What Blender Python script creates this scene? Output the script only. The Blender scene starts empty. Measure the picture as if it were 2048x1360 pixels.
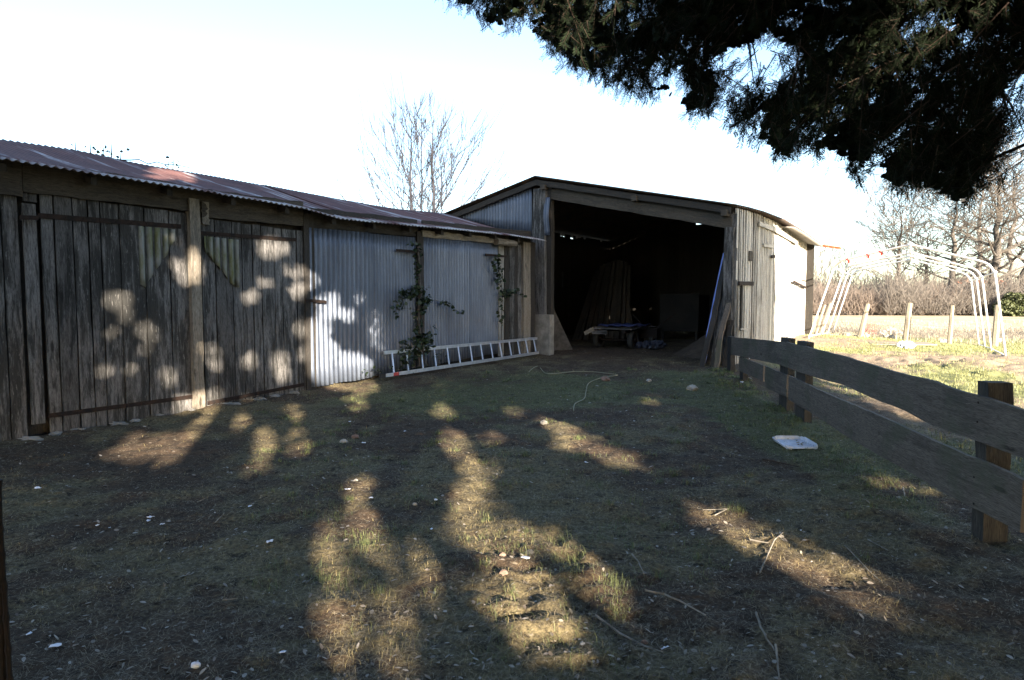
import bpy, math, random
import numpy as np
random.seed(7); rng = np.random.default_rng(7)
S = bpy.context.scene; COL = S.collection
R = math.radians
# ---------------------------------------------------------------- camera, world, sun, exposure
FPX = 1250.0; HORIZON = 605.0
PITCH = math.atan((680-HORIZON)/FPX)
cd = bpy.data.cameras.new('camera'); cam = bpy.data.objects.new('camera', cd); COL.objects.link(cam)
cd.lens = FPX/2048*36; cd.sensor_width = 36; cd.clip_end = 3000; cd.clip_start = 0.05
cam.location = (0, 0, 1.6); cam.rotation_euler = (math.pi/2-PITCH, 0, 0)
S.camera = cam
SUN_EL = R(15.5); SH = np.array([-0.32, 0.947]); SH = SH/np.linalg.norm(SH)      # horizontal travel of the light
LDIR = np.array([SH[0]*math.cos(SUN_EL), SH[1]*math.cos(SUN_EL), -math.sin(SUN_EL)])
w = bpy.data.worlds.new('World'); S.world = w; w.use_nodes = True
nt = w.node_tree; nt.nodes.clear()
sky = nt.nodes.new('ShaderNodeTexSky'); sky.sky_type = 'NISHITA'; sky.sun_disc = False
sky.sun_elevation = SUN_EL; sky.sun_rotation = math.atan2(-SH[0], -SH[1])
sky.air_density = 1.0; sky.dust_density = 1.1; sky.ozone_density = 1.4; sky.altitude = 100
bg = nt.nodes.new('ShaderNodeBackground'); bg.inputs[1].default_value = 0.082
wo = nt.nodes.new('ShaderNodeOutputWorld')
nt.links.new(sky.outputs[0], bg.inputs[0]); nt.links.new(bg.outputs[0], wo.inputs[0])
sl = bpy.data.lights.new('sun', 'SUN'); sl.energy = 5.0; sl.angle = R(0.5); sl.color = (1.0, 0.87, 0.70)
so = bpy.data.objects.new('sun', sl); COL.objects.link(so)
from mathutils import Vector
so.rotation_euler = Vector(LDIR).to_track_quat('-Z', 'Y').to_euler(); so.location = (6, -15, 12)
S.view_settings.view_transform = 'Standard'; S.view_settings.look = 'None'
S.view_settings.exposure = 2.7; S.view_settings.gamma = 1
S.render.engine = 'CYCLES'

# ---------------------------------------------------------------- camera maths
cF = np.array([0, math.cos(PITCH), -math.sin(PITCH)]); cU = np.array([0, math.sin(PITCH), math.cos(PITCH)])
CAM = np.array([0, 0, 1.6])
def ray(u, v): return np.array([(u-1024)/FPX, 0, 0]) + cF - cU*(v-680)/FPX
def at(u, v, Y):
    r = ray(u, v); return CAM + r*(Y/r[1])
def project(P):
    d = np.asarray(P)-CAM; z = d@cF
    return 1024+FPX*d[..., 0]/z, 680-FPX*(d@cU)/z, z
class PL:
    def __init__(s, o, d):
        s.o = np.array([o[0], o[1], 0.]); d = np.array([d[0], d[1], 0.]); s.d = d/np.linalg.norm(d)
        s.n = np.array([s.d[1], -s.d[0], 0])
    def P(s, t, z, k=0): return s.o+s.d*t+s.n*k+np.array([0, 0, z])
    def p(s, u, v, k=0):
        r = ray(u, v); q = s.o+s.n*k
        return CAM+r*(((q-CAM)@s.n)/(r@s.n))
    def inv(s, u, v, k=0):
        p = s.p(u, v, k); return float((p-s.o)@s.d), float(p[2])
Dd = (0.588, 0.809)
W = PL((-5.66, 7.5), Dd)                       # shed wall, t grows away
G = PL((0.74, 16.5), (-0.809, 0.588))          # gable front; t grows to the LEFT, n towards the camera side?
if G.n @ (CAM-G.o) < 0: G.n = -G.n
C = PL((4.76, 13.5), (0.545, 0.839))           # slat side wall, t grows away
Z3 = np.array([0, 0, 1.])

# ---------------------------------------------------------------- terrain height
CP = np.array([(-9,2,0),(-6,7.5,.0),(-3.4,10.6,.14),(0.5,16,.26),(4.76,13.5,.2),(3.19,4.17,0),(3.9,9,.11),(0,0,0),(0,5,0),(0,10,.1),
 (3,16,.27),(1,22,.32),(8,22,.55),(9.3,19.6,.49),(12.05,15.3,.25),(15.9,21.3,.12),(13.1,25.6,.33),(8,9.5,.1),(14,8,.05),(22,10,0.05),
 (22,30,.3),(10,40,.45),(0,40,.4),(-20,20,.1),(-20,-10,0),(20,-10,0),(42,50,.5),(-30,45,.3),(40,10,.1),(25,48,.48)], float)
def _tps(r2): return np.where(r2 > 1e-9, 0.5*r2*np.log(np.maximum(r2, 1e-9)), 0)
_n = len(CP); _K = _tps(((CP[:, None, :2]-CP[None, :, :2])**2).sum(-1))+np.eye(_n)*2.0
_Pm = np.c_[np.ones(_n), CP[:, :2]]; _A = np.block([[_K, _Pm], [_Pm.T, np.zeros((3, 3))]])
_w = np.linalg.solve(_A, np.r_[CP[:, 2], 0, 0, 0])
def gz_base(x, y):
    x = np.asarray(x, float); y = np.asarray(y, float)
    xc = np.clip(x, -40, 45); yc = np.clip(y, -15, 55)
    r2 = (xc[..., None]-CP[:, 0])**2+(yc[..., None]-CP[:, 1])**2
    z = _tps(r2)@_w[:_n]+_w[_n]+_w[_n+1]*xc+_w[_n+2]*yc
    return np.clip(z, -0.1, .62)
def _hash(i, j, s):
    h = np.sin(i*127.1+j*311.7+s*74.7)*43758.5453; return h-np.floor(h)
def vnoise(x, y, s=0):
    xi = np.floor(x); yi = np.floor(y); fx = x-xi; fy = y-yi
    fx = fx*fx*(3-2*fx); fy = fy*fy*(3-2*fy)
    a = _hash(xi, yi, s); b = _hash(xi+1, yi, s); c = _hash(xi, yi+1, s); d = _hash(xi+1, yi+1, s)
    return (a*(1-fx)+b*fx)*(1-fy)+(c*(1-fx)+d*fx)*fy
def fbm(x, y, s=0, o=4):
    t = 0; a = .5
    for k in range(o):
        t = t+a*(vnoise(x, y, s+k)*2-1); x = x*2.03+3.1; y = y*2.03+1.7; a *= .5
    return t
def gz(x, y):
    x = np.asarray(x, float); y = np.asarray(y, float)
    near = np.exp(-((x-2)**2+(y-8)**2)/700.)
    z = gz_base(x, y)+near*(fbm(x*.55, y*.55, 3)*.05)
    z = z+near*fbm(x*3.1, y*3.1, 11, 3)*.04
    z = z+near*fbm(x*8, y*8, 21, 4)*.030
    rough = np.exp(-((x-.25)**2/.35+(y-3.4)**2/1.3))     # trampled, churned strip in front of the camera
    z = z+rough*(np.abs(fbm(x*5, y*5, 31, 4))*.14)
    rough2 = np.exp(-((x-10)**2/14+(y-13.5)**2/5))       # dug-up soil beside the tube frame
    z = z+rough2*(np.abs(fbm(x*1.6, y*1.6, 41, 4))*.22)
    return z
def ghit(u, v):
    r = ray(u, v); z = 0.
    for _ in range(12):
        p = CAM+r*((z-1.6)/r[2]); z = float(gz(p[0], p[1]))
    return CAM+r*((z-1.6)/r[2])
def gp(x, y, h=0): return np.array([x, y, float(gz(x, y))+h])

# ---------------------------------------------------------------- mesh builder
class MB:
    def __init__(s): s.v = []; s.f = []; s.uv = []; s.wave = []
    def quad_uv(s, pts): pass
    def add(s, V, F, UV=None):
        b = len(s.v); s.v.extend([tuple(map(float, p)) for p in V])
        for k, f in enumerate(F):
            s.f.append(tuple(b+i for i in f))
            s.uv.append(UV[k] if UV is not None else [(0, 0)]*len(f))
        return s
    def box(s, o, a, b, c):                      # o = corner, a = along the grain, b = width, c = thickness
        return s.plank(o, a, b, c, 1, 0)
    def plank(s, o, a, b, c, n=6, jit=.006, bend=0.0, taper=1.0, topcut=0.0):
        o, a, b, c = [np.asarray(q, float) for q in (o, a, b, c)]
        L = np.linalg.norm(a); wb = np.linalg.norm(b); wc = np.linalg.norm(c)
        ub = b/max(wb, 1e-9); uc = c/max(wc, 1e-9)
        V = []; ru, rv = random.uniform(0, 50), random.uniform(0, 50)
        bd = random.uniform(-1, 1)*bend
        for i in range(n+1):
            f = i/n; m = 1-(1-taper)*f
            off = ub*(bd*math.sin(f*math.pi)+random.uniform(-jit, jit))+uc*random.uniform(-jit, jit)*.5
            q = o+a*f+b*(1-m)/2+off
            e = random.uniform(-jit, jit)
            cut = a/max(L, 1e-9)*topcut if i == n else 0
            V += [q, q+b*m+ub*e+cut, q+b*m+ub*e+c+cut, q+c]
        F = []; U = []
        for i in range(n):
            k = 4*i; x0, x1 = ru+L*i/n, ru+L*(i+1)/n
            yy = [rv, rv+wb, rv+wb+wc, rv+2*wb+wc, rv+2*wb+2*wc]
            for j in range(4):
                j2 = (j+1) % 4
                F.append((k+j, k+4+j, k+4+j2, k+j2)); U.append([(x0, yy[j]), (x1, yy[j]), (x1, yy[j+1]), (x0, yy[j+1])])
        e = 4*n
        F.append((0, 1, 2, 3)); U.append([(ru, rv), (ru+.02, rv+wb), (ru+.02+wc*.2, rv+wb), (ru+wc*.2, rv)])
        F.append((e, e+3, e+2, e+1)); U.append([(ru, rv), (ru+wc*.2, rv), (ru+wc*.2, rv+wb), (ru, rv+wb)])
        return s.add(V, F, U)
    def tube(s, pts, rad, seg=6, cap=True):
        pts = [np.asarray(p, float) for p in pts]; n = len(pts)
        if not hasattr(rad, '__len__'): rad = [rad]*n
        V = []; F = []; U = []; l = random.uniform(0, 50); ru = random.uniform(0, 50); up = None
        for i, p in enumerate(pts):
            d = pts[min(i+1, n-1)]-pts[max(i-1, 0)]; d = d/max(np.linalg.norm(d), 1e-9)
            if up is None: up = np.array([0, 0, 1.]) if abs(d[2]) < .9 else np.array([1., 0, 0])
            x = np.cross(d, up); x /= max(np.linalg.norm(x), 1e-9); y = np.cross(x, d); up = y
            for j in range(seg):
                a = 2*math.pi*j/seg; V.append(p+(x*math.cos(a)+y*math.sin(a))*rad[i])
        for i in range(n-1):
            dl = np.linalg.norm(pts[i+1]-pts[i]); c = 2*math.pi*rad[i]
            for j in range(seg):
                j2 = (j+1) % seg
                F.append((i*seg+j, i*seg+j2, (i+1)*seg+j2, (i+1)*seg+j))
                U.append([(l, ru+c*j/seg), (l, ru+c*(j+1)/seg), (l+dl, ru+c*(j+1)/seg), (l+dl, ru+c*j/seg)])
            l += dl
        if cap:
            F.append(tuple(range(seg))[::-1]); U.append([(l, ru)]*seg)
            F.append(tuple((n-1)*seg+j for j in range(seg))); U.append([(l, ru)]*seg)
        return s.add(V, F, U)
    def corr(s, f, t0, t1, b0, b1, pitch=.09, amp=.014, nb=6, sub=6, edge=0.0):
        # f(t, b) -> (point, normal); t across the waves, b along them
        n = int(max(2, (t1-t0)/pitch*sub)); V = []; F = []; U = []
        for i in range(n+1):
            t = t0+(t1-t0)*i/n; wv = math.cos(2*math.pi*t/pitch)*amp
            for j in range(nb+1):
                b = j/nb; e0, e1 = b0(t), b1(t)
                p, nn = f(t, e0+(e1-e0)*b); s.wave.append(wv/amp*.5+.5); V.append(np.asarray(p)+np.asarray(nn)*wv)
        for i in range(n):
            for j in range(nb):
                a = i*(nb+1)+j
                F.append((a, a+nb+1, a+nb+2, a+1))
                ta, tb = t0+(t1-t0)*i/n, t0+(t1-t0)*(i+1)/n
                U.append([(ta, j/nb), (tb, j/nb), (tb, (j+1)/nb), (ta, (j+1)/nb)])
        return s.add(V, F, U)
    def blob(s, c, r, seg=8, rings=6, rough=.2, flat=1.0, rot=0):
        c = np.asarray(c, float); V = []; F = []
        sd = random.uniform(0, 100)
        for i in range(rings+1):
            ph = math.pi*i/rings
            for j in range(seg):
                th = 2*math.pi*j/seg+rot
                k = 1+rough*(math.sin(3.1*th+sd)*math.cos(2.3*ph+sd)+.6*math.sin(5.3*th+sd*2+ph*4))
                d = np.array([math.sin(ph)*math.cos(th)*r[0], math.sin(ph)*math.sin(th)*r[1], math.cos(ph)*r[2]])
                V.append(c+d*k)
        for i in range(rings):
            for j in range(seg):
                j2 = (j+1) % seg; F.append((i*seg+j, (i+1)*seg+j, (i+1)*seg+j2, i*seg+j2))
        return s.add(V, F, None)
    def build(s, name, mat, parent=None, smooth=False, solid=0):
        base = ORI.get(parent.name, np.zeros(3)) if parent is not None else np.zeros(3)
        me = bpy.data.meshes.new(name)
        V = np.array(s.v)-base
        me.from_pydata([tuple(p) for p in V], [], s.f)
        uvl = me.uv_layers.new(name='UVMap')
        flat = np.array([c for f in s.uv for c in f], dtype=np.float32).ravel()
        uvl.data.foreach_set('uv', flat)
        if smooth: me.polygons.foreach_set('use_smooth', [True]*len(me.polygons))
        if len(s.wave) == len(s.v) and s.wave:
            wa = me.attributes.new('wave', 'FLOAT', 'POINT'); wa.data.foreach_set('value', np.array(s.wave, dtype=np.float32))
        me.materials.append(mat); me.update()
        o = bpy.data.objects.new(name, me); COL.objects.link(o)
        if parent is not None: o.parent = parent
        if solid:
            m = o.modifiers.new('thickness', 'SOLIDIFY'); m.thickness = solid; m.offset = 0
        ORI[o.name] = base
        return o
ORI = {}
def bulk(name, V, F, mat, parent=None, uv=None, smooth=False):
    base = ORI.get(parent.name, np.zeros(3)) if parent is not None else np.zeros(3)
    V = np.asarray(V, np.float32)-base.astype(np.float32); F = np.asarray(F, np.int32); k = F.shape[1]
    me = bpy.data.meshes.new(name)
    me.vertices.add(len(V)); me.vertices.foreach_set('co', V.ravel())
    me.loops.add(F.size); me.loops.foreach_set('vertex_index', F.ravel())
    me.polygons.add(len(F)); me.polygons.foreach_set('loop_start', np.arange(0, F.size, k, dtype=np.int32))
    me.polygons.foreach_set('loop_total', np.full(len(F), k, dtype=np.int32))
    if smooth: me.polygons.foreach_set('use_smooth', np.ones(len(F), dtype=bool))
    me.update(calc_edges=True); me.validate()
    me.materials.append(mat)
    o = bpy.data.objects.new(name, me); COL.objects.link(o)
    if parent is not None: o.parent = parent
    ORI[o.name] = base
    return o
def tag(o, label=None, cat=None, group=None, kind=None):
    if label: o['label'] = label
    if cat: o['category'] = cat
    if group: o['group'] = group
    if kind: o['kind'] = kind
    return o
def thing(name, loc, label, cat, group=None):
    o = bpy.data.objects.new(name, None); COL.objects.link(o); o.location = tuple(map(float, loc)); o.empty_display_size = .1
    ORI[o.name] = np.array(loc, float)
    return tag(o, label, cat, group)

# ---------------------------------------------------------------- materials
class NT:
    def __init__(s, name, rough=.85, metal=0., spec=.3):
        s.m = bpy.data.materials.new(name); s.m.use_nodes = True; s.t = s.m.node_tree
        s.b = s.t.nodes['Principled BSDF']; s.b.inputs['Roughness'].default_value = rough
        s.b.inputs['Metallic'].default_value = metal; s.b.inputs['Specular IOR Level'].default_value = spec
    def n(s, t): return s.t.nodes.new(t)
    def l(s, a, b): s.t.links.new(a, b)
    def coord(s, kind='Object', scale=(1, 1, 1), loc=(0, 0, 0), rot=(0, 0, 0)):
        c = s.n('ShaderNodeTexCoord'); m = s.n('ShaderNodeMapping')
        m.inputs['Scale'].default_value = scale; m.inputs['Location'].default_value = loc; m.inputs['Rotation'].default_value = rot
        s.l(c.outputs[kind], m.inputs[0]); return m.outputs[0]
    def noise(s, vec, scale=5, detail=4, rough=.55, dist=0):
        k = s.n('ShaderNodeTexNoise'); k.inputs['Scale'].default_value = scale; k.inputs['Detail'].default_value = detail
        k.inputs['Roughness'].default_value = rough; k.inputs['Distortion'].default_value = dist
        s.l(vec, k.inputs['Vector']); return k.outputs['Fac']
    def ramp(s, fac, stops):
        r = s.n('ShaderNodeValToRGB'); e = r.color_ramp.elements
        for i, (p, c) in enumerate(stops):
            if not hasattr(c, '__len__'): c = (c, c, c)
            if i < 2: e[i].position = p
            else: e.new(p)
            e[i].position = p; e[i].color = (c[0], c[1], c[2], 1)
        s.l(fac, r.inputs[0]); return r.outputs[0]
    def mix(s, fac, a, b, mode='MIX'):
        k = s.n('ShaderNodeMix'); k.data_type = 'RGBA'; k.blend_type = mode
        if isinstance(fac, (int, float)): k.inputs[0].default_value = fac
        else: s.l(fac, k.inputs[0])
        for q, i in ((a, 6), (b, 7)):
            if hasattr(q, '__len__'): k.inputs[i].default_value = (q[0], q[1], q[2], 1)
            else: s.l(q, k.inputs[i])
        return k.outputs[2]
    def math(s, op, a, b=0.):
        k = s.n('ShaderNodeMath'); k.operation = op
        for i, q in enumerate((a, b)):
            if isinstance(q, (int, float)): k.inputs[i].default_value = q
            else: s.l(q, k.inputs[i])
        return k.outputs[0]
    def groove(s, base, dirt, amt, lo=.05, hi=.55):
        a = s.n('ShaderNodeAttribute'); a.attribute_name = 'wave'
        q = s.noise(s.coord('Object', (1, 1, .6)), 4, 4, .6)
        f = s.math('MULTIPLY', s.ramp(a.outputs['Fac'], [(lo, 1), (hi, 0)]), s.math('MULTIPLY', s.ramp(q, [(.3, .35), (.65, 1)]), amt))
        return s.mix(f, base, dirt)
    def island(s):
        g = s.n('ShaderNodeNewGeometry'); return g.outputs['Random Per Island']
    def bump(s, h, strength=.4, dist=.01):
        k = s.n('ShaderNodeBump'); k.inputs['Strength'].default_value = strength; k.inputs['Distance'].default_value = dist
        s.l(h, k.inputs['Height']); s.l(k.outputs[0], s.b.inputs['Normal'])
    def col(s, c):
        if hasattr(c, '__len__'): s.b.inputs['Base Color'].default_value = (c[0], c[1], c[2], 1)
        else: s.l(c, s.b.inputs['Base Color'])
        return s
def wood(name, dark, light, stain=(.02, .02, .018), var=.5, moss=None, stain_amt=.5, stainpos=.56):
    k = NT(name, .88)
    uv = k.coord('UV', (2.2, 38, 1)); g1 = k.noise(uv, 1.0, 6, .65, .3)
    uv2 = k.coord('UV', (.9, 9, 1)); g2 = k.noise(uv2, 1.3, 4, .6, .6)
    mid = [.55*a+.45*b for a, b in zip(dark, light)]
    base = k.mix(k.ramp(g1, [(.25, 0), (.75, 1)]), [.6*a+.4*b for a, b in zip(dark, mid)], light)
    base = k.mix(k.math('MULTIPLY', k.ramp(g2, [(.4, 0), (.62, 1)]), .5), base, light)
    st = k.noise(k.coord('UV', (1.6, 14, 1), (3, 7, 0)), 1.2, 5, .7, .4)
    big = k.noise(k.coord('Object', (1, 1, .7)), 1.1, 3, .5)
    amt = k.math('MULTIPLY', k.ramp(k.math('ADD', k.math('MULTIPLY', st, .6), k.math('MULTIPLY', big, .4)), [(stainpos-.06, 0), (stainpos+.04, 1)]), stain_amt)
    base = k.mix(amt, base, stain)
    fg = k.noise(k.coord('UV', (14, 170, 1), (1, 2, 0)), 1.0, 3, .6)
    base = k.mix(k.math('MULTIPLY', k.ramp(fg, [(.40, 1), (.52, 0)]), .6), base, (dark[0]*.5, dark[1]*.5, dark[2]*.5))
    # chips and cracks
    cr = k.noise(k.coord('UV', (7, 90, 1), (5, 1, 0)), 1.0, 3, .6)
    base = k.mix(k.ramp(cr, [(.27, 1), (.33, 0)]), base, (dark[0]*.3, dark[1]*.3, dark[2]*.3))
    vk = k.n('ShaderNodeTexVoronoi'); vk.inputs['Scale'].default_value = 1.0; k.l(k.coord('UV', (1.1, 4.2, 1), (2, 3, 0)), vk.inputs['Vector'])
    base = k.mix(k.math('MULTIPLY', k.ramp(vk.outputs['Distance'], [(.05, 1), (.10, 0)]), .85), base, (dark[0]*.35, dark[1]*.33, dark[2]*.3))
    base = k.mix(k.math('MULTIPLY', k.ramp(k.noise(k.coord('UV', (5, 26, 1), (1, 9, 0)), 1.4, 6, .75), [(.58, 0), (.66, 1)]), .5), base, [min(1, c*1.5) for c in light])
    if moss:
        ms = k.noise(k.coord('Object', (1, 1, 1), (9, 2, 4)), 2.3, 5, .65)
        base = k.mix(k.math('MULTIPLY', k.ramp(ms, [(.5, 0), (.62, 1)]), .55), base, moss)
    v = k.math('ADD', k.math('MULTIPLY', k.island(), var), 1-var*.5)
    vv = k.n('ShaderNodeCombineColor'); [k.l(v, vv.inputs[i]) for i in range(3)]
    k.col(k.mix(1.0, base, vv.outputs[0], 'MULTIPLY'))
    k.bump(k.math('ADD', g1, k.math('MULTIPLY', fg, .6)), .8, .008)
    return k.m
def plain(name, c, rough=.7, metal=0., c2=None, sc=6, var=0, bump=0, spec=.3):
    k = NT(name, rough, metal, spec)
    base = c
    if c2 is not None:
        nz = k.noise(k.coord('Object'), sc, 5, .6); base = k.mix(k.ramp(nz, [(.38, 0), (.62, 1)]), c, c2)
    if var:
        v = k.math('ADD', k.math('MULTIPLY', k.island(), var), 1-var*.5)
        vv = k.n('ShaderNodeCombineColor'); [k.l(v, vv.inputs[i]) for i in range(3)]
        base = k.mix(1.0, base, vv.outputs[0], 'MULTIPLY')
    k.col(base)
    if bump: k.bump(k.noise(k.coord('Object'), sc*4, 5, .6), bump, .02)
    return k.m
M = {}
M['wood_grey'] = wood('weathered grey wood', (.036, .034, .033), (.19, .182, .178), stain_amt=.9, stainpos=.51, var=.7)
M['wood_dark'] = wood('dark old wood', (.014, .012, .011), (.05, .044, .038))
M['wood_beam'] = wood('brown beam wood', (.028, .024, .019), (.085, .071, .056))
M['wood_post'] = wood('pale round post wood', (.10, .085, .065), (.27, .235, .19))
M['wood_fence'] = wood('sawn fence board wood', (.064, .049, .038), (.175, .142, .112), stain=(.035, .030, .026), moss=(.07, .075, .045), var=.25)
M['wood_slat'] = wood('pale split lath', (.30, .285, .26), (.56, .535, .49), stain=(.10, .085, .065), stain_amt=.6, var=.7)
M['wood_fresh'] = wood('yellowed post wood', (.030, .026, .022), (.078, .066, .052), stain_amt=.8)
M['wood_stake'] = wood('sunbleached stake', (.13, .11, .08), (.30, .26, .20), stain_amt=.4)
M['wood_int'] = wood('dim plank wood', (.05, .042, .032), (.13, .108, .085))  # post wood darkened for planks in the dim barn
M['iron'] = plain('rusted iron', (.012, .009, .008), .85, .1, (.03, .017, .012), 14)
def galv():
    k = NT('galvanised sheet', .5, .35, .5)
    a = k.noise(k.coord('Object', (1, 1, .25)), 3.0, 6, .65)
    b = k.noise(k.coord('Object'), 42, 3, .6)
    base = k.mix(k.ramp(a, [(.35, 0), (.65, 1)]), (.085, .105, .15), (.165, .195, .255))  # blue of the skylight in the shade is put into the zinc colour
    base = k.mix(k.math('MULTIPLY', k.ramp(b, [(.35, 0), (.7, 1)]), .35), base, (.075, .088, .115))
    c = k.noise(k.coord('Object', (1, 1, .5), (4, 4, 4)), 1.7, 5, .7)
    base = k.mix(k.ramp(c, [(.66, 0), (.78, .6)]), base, (.16, .09, .05))
    u = k.coord('UV', (55, 3, 1)); st = k.noise(u, 1, 4, .6)
    base = k.mix(k.ramp(st, [(.35, .45), (.5, 0)]), base, (.09, .10, .12))
    base = k.groove(base, (.045, .05, .062), .7); k.col(base); k.bump(b, .15, .004); return k.m
M['galv'] = galv()
def galv_moss():
    k = NT('mossy corrugated offcut', .8)
    a = k.noise(k.coord('Object', (1, 1, .4)), 7, 5, .65)
    base = k.mix(k.ramp(a, [(.4, 0), (.62, 1)]), (.22, .225, .215), (.12, .125, .05)); k.col(k.groove(base, (.022, .026, .010), 1.0, .1, .7)); return k.m
M['galv_moss'] = galv_moss()
def rust():
    k = NT('rusted corrugated roof', .75, .1, .35)
    a = k.noise(k.coord('Object', (1, 1, 1)), 2.2, 6, .65)
    base = k.mix(k.ramp(a, [(.35, 0), (.66, 1)]), (.070, .034, .034), (.13, .064, .058))  # rust shifted towards purple to carry the blue skylight
    u = k.coord('UV', (2.6, .5, 1)); st = k.noise(u, 1.0, 5, .6)
    p = k.noise(k.coord('UV', (24, 3.0, 1)), 1.0, 4, .6)
    f = k.math('MULTIPLY', k.ramp(st, [(.54, 0), (.60, 1)]), k.ramp(p, [(.38, 0), (.6, 1)]))
    base = k.mix(f, base, (.42, .42, .44))
    sep = k.n('ShaderNodeSeparateXYZ'); k.l(k.coord('UV'), sep.inputs[0])
    e = k.math('ADD', sep.outputs[1], k.math('MULTIPLY', p, .12))
    e2 = k.math('MULTIPLY', k.ramp(e, [(.085, 1), (.13, 0)]), k.ramp(k.noise(k.coord('UV', (1.2, .2, 1)), 1, 3), [(.4, 0), (.55, 1)]))
    base = k.mix(e2, base, (.42, .42, .43))
    k.col(base); k.bump(k.noise(k.coord('Object'), 60, 3), .15, .004); return k.m
M['rust'] = rust()
M['roof_dark'] = plain('dark weathered roof sheet', (.06, .05, .045), .8, 0, (.11, .075, .055), 3)
M['roof_fibre'] = plain('grey fibre cement sheet', (.22, .21, .20), .85, 0, (.30, .28, .25), 4)
M['tile'] = plain('orange roof tile', (.36, .12, .05), .8, 0, (.25, .09, .045), 6, .3)
M['concrete'] = plain('rough concrete', (.16, .155, .14), .9, 0, (.26, .25, .23), 5, 0, .5)
M['slab'] = plain('dark slab', (.05, .048, .045), .9, 0, (.10, .095, .09), 5)  # even dark base colour for slab and stone
M['alu'] = plain('aluminium', (.62, .64, .68), .38, .7, (.5, .52, .56), 12, 0, 0, .5)
M['alu_red'] = plain('red paint mark', (.4, .06, .05), .6)
M['white_tube'] = plain('white painted tube', (.78, .77, .76), .4, 0, (.62, .60, .57), 5)
M['red_tape'] = plain('red tape', (.65, .08, .06), .6)
M['rubber'] = plain('old rubber', (.022, .022, .022), .85, 0, (.05, .046, .04), 9)
M['rubber_grey'] = plain('dusty rubber', (.045, .044, .040), .85, 0, (.025, .025, .024), 9)
M['blue_board'] = plain('blue painted board', (.18, .25, .62), .45, 0, (.22, .29, .66), 3)
M['blue_sheet'] = plain('dark blue sheet', (.03, .04, .12), .5, 0, (.05, .06, .15), 5)
M['white_plastic'] = plain('white plastic', (.62, .64, .72), .45, 0, (.40, .43, .50), 8)
M['card'] = plain('shade toned plywood', (.022, .018, .014), .8, 0, (.012, .010, .009), 2)  # grey lowered to near black, barn shade is put into the colour
M['stone'] = plain('field stone', (.22, .20, .17), .9, 0, (.38, .35, .31), 7, .5, .5)
M['brick'] = plain('broken brick', (.24, .14, .10), .9, 0, (.19, .13, .10), 9, .3, .4)
M['paper'] = plain('torn white paper', (.72, .73, .80), .8)
M['bark'] = plain('grey bark', (.055, .048, .042), .95, 0, (.10, .088, .076), 9, 0, .5)
M['bark_dark'] = plain('darkened bark', (.02, .02, .026), .95, 0, (.038, .038, .046), 9)  # bark colour lowered to undo the sunlight falling on it
M['bark_brown'] = plain('brown twig bark', (.105, .082, .066), .95, 0, (.19, .155, .13), 3, .5)  # lightened and greyed to put far haze into the hedge colour
M['bark_pale'] = plain('hazed pale bark', (.10, .088, .078), .95, 0, (.17, .15, .13), 3, .4)  # paler copy of the bark, brightness and haze are in the colour
M['bark_yew'] = plain('yew bark', (.035, .022, .016), .95, 0, (.06, .04, .03), 8, 0, .5)
M['stick'] = plain('grey dry stick', (.12, .105, .085), .9, 0, (.24, .215, .18), 15, .4)
def leafm(name, c1, c2, trans=.12, rough=.6):
    k = NT(name, rough, 0, .4); k.col(k.mix(k.island(), c1, c2)); k.b.inputs['Transmission Weight'].default_value = 0
    return k.m
M['yew'] = leafm('yew needles', (.004, .007, .004), (.011, .018, .007), rough=.85)
M['yew'].node_tree.nodes['Principled BSDF'].inputs['Specular IOR Level'].default_value = .12
M['ivy'] = leafm('ivy leaf', (.008, .016, .006), (.026, .042, .014), rough=.5)
M['hedge_green'] = leafm('evergreen hedge leaf', (.03, .04, .015), (.075, .085, .03))
M['grass_green'] = leafm('green grass blade', (.045, .062, .022), (.17, .19, .07))
M['grass_pad'] = leafm('sun toned paddock grass', (.10, .12, .035), (.34, .33, .15))  # brighter copy of the yard grass, sunlight is put into the colour
M['grass_field'] = leafm('bleached field grass', (.22, .185, .115), (.46, .39, .27))
M['grass_dry'] = leafm('dry grass blade', (.07, .058, .028), (.34, .275, .13))
M['straw'] = leafm('straw and twig litter', (.03, .022, .014), (.30, .245, .16))
M['deadleaf'] = leafm('fallen leaf', (.09, .065, .045), (.36, .32, .27))
M['mud'] = plain('dark earth', (.05, .036, .026), .95, 0, (.09, .066, .047), 5, 0, .8)
M['cord'] = plain('pale plastic cord', (.26, .24, .16), .6)
M['tarp'] = plain('crumpled dark plastic', (.015, .018, .03), .4, 0, (.05, .055, .08), 9, 0, .9, .6)
M['plaster'] = plain('pale plaster', (.42, .36, .30), .9, 0, (.36, .31, .26), 1)
M['window'] = plain('dark window glass', (.03, .035, .04), .2, 0)
M['red_net'] = plain('red plastic netting', (.6, .07, .05), .6)
M['rusty_metal'] = plain('darkened rusty metal', (.008, .006, .005), .9, .0, (.015, .010, .008), 20)  # rust taken near black to undo sun on the left edge bar
# ================================================================ GROUND
def axis(lo, hi, a, b, fine, grow, ):
    xs = list(np.arange(a, b+1e-6, fine)); st = fine
    x = xs[-1]
    while x < hi: st *= grow; x += st; xs.append(x)
    st = fine; x = xs[0]; left = []
    while x > lo: st *= grow; x -= st; left.append(x)
    return np.array(left[::-1]+xs)
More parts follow.
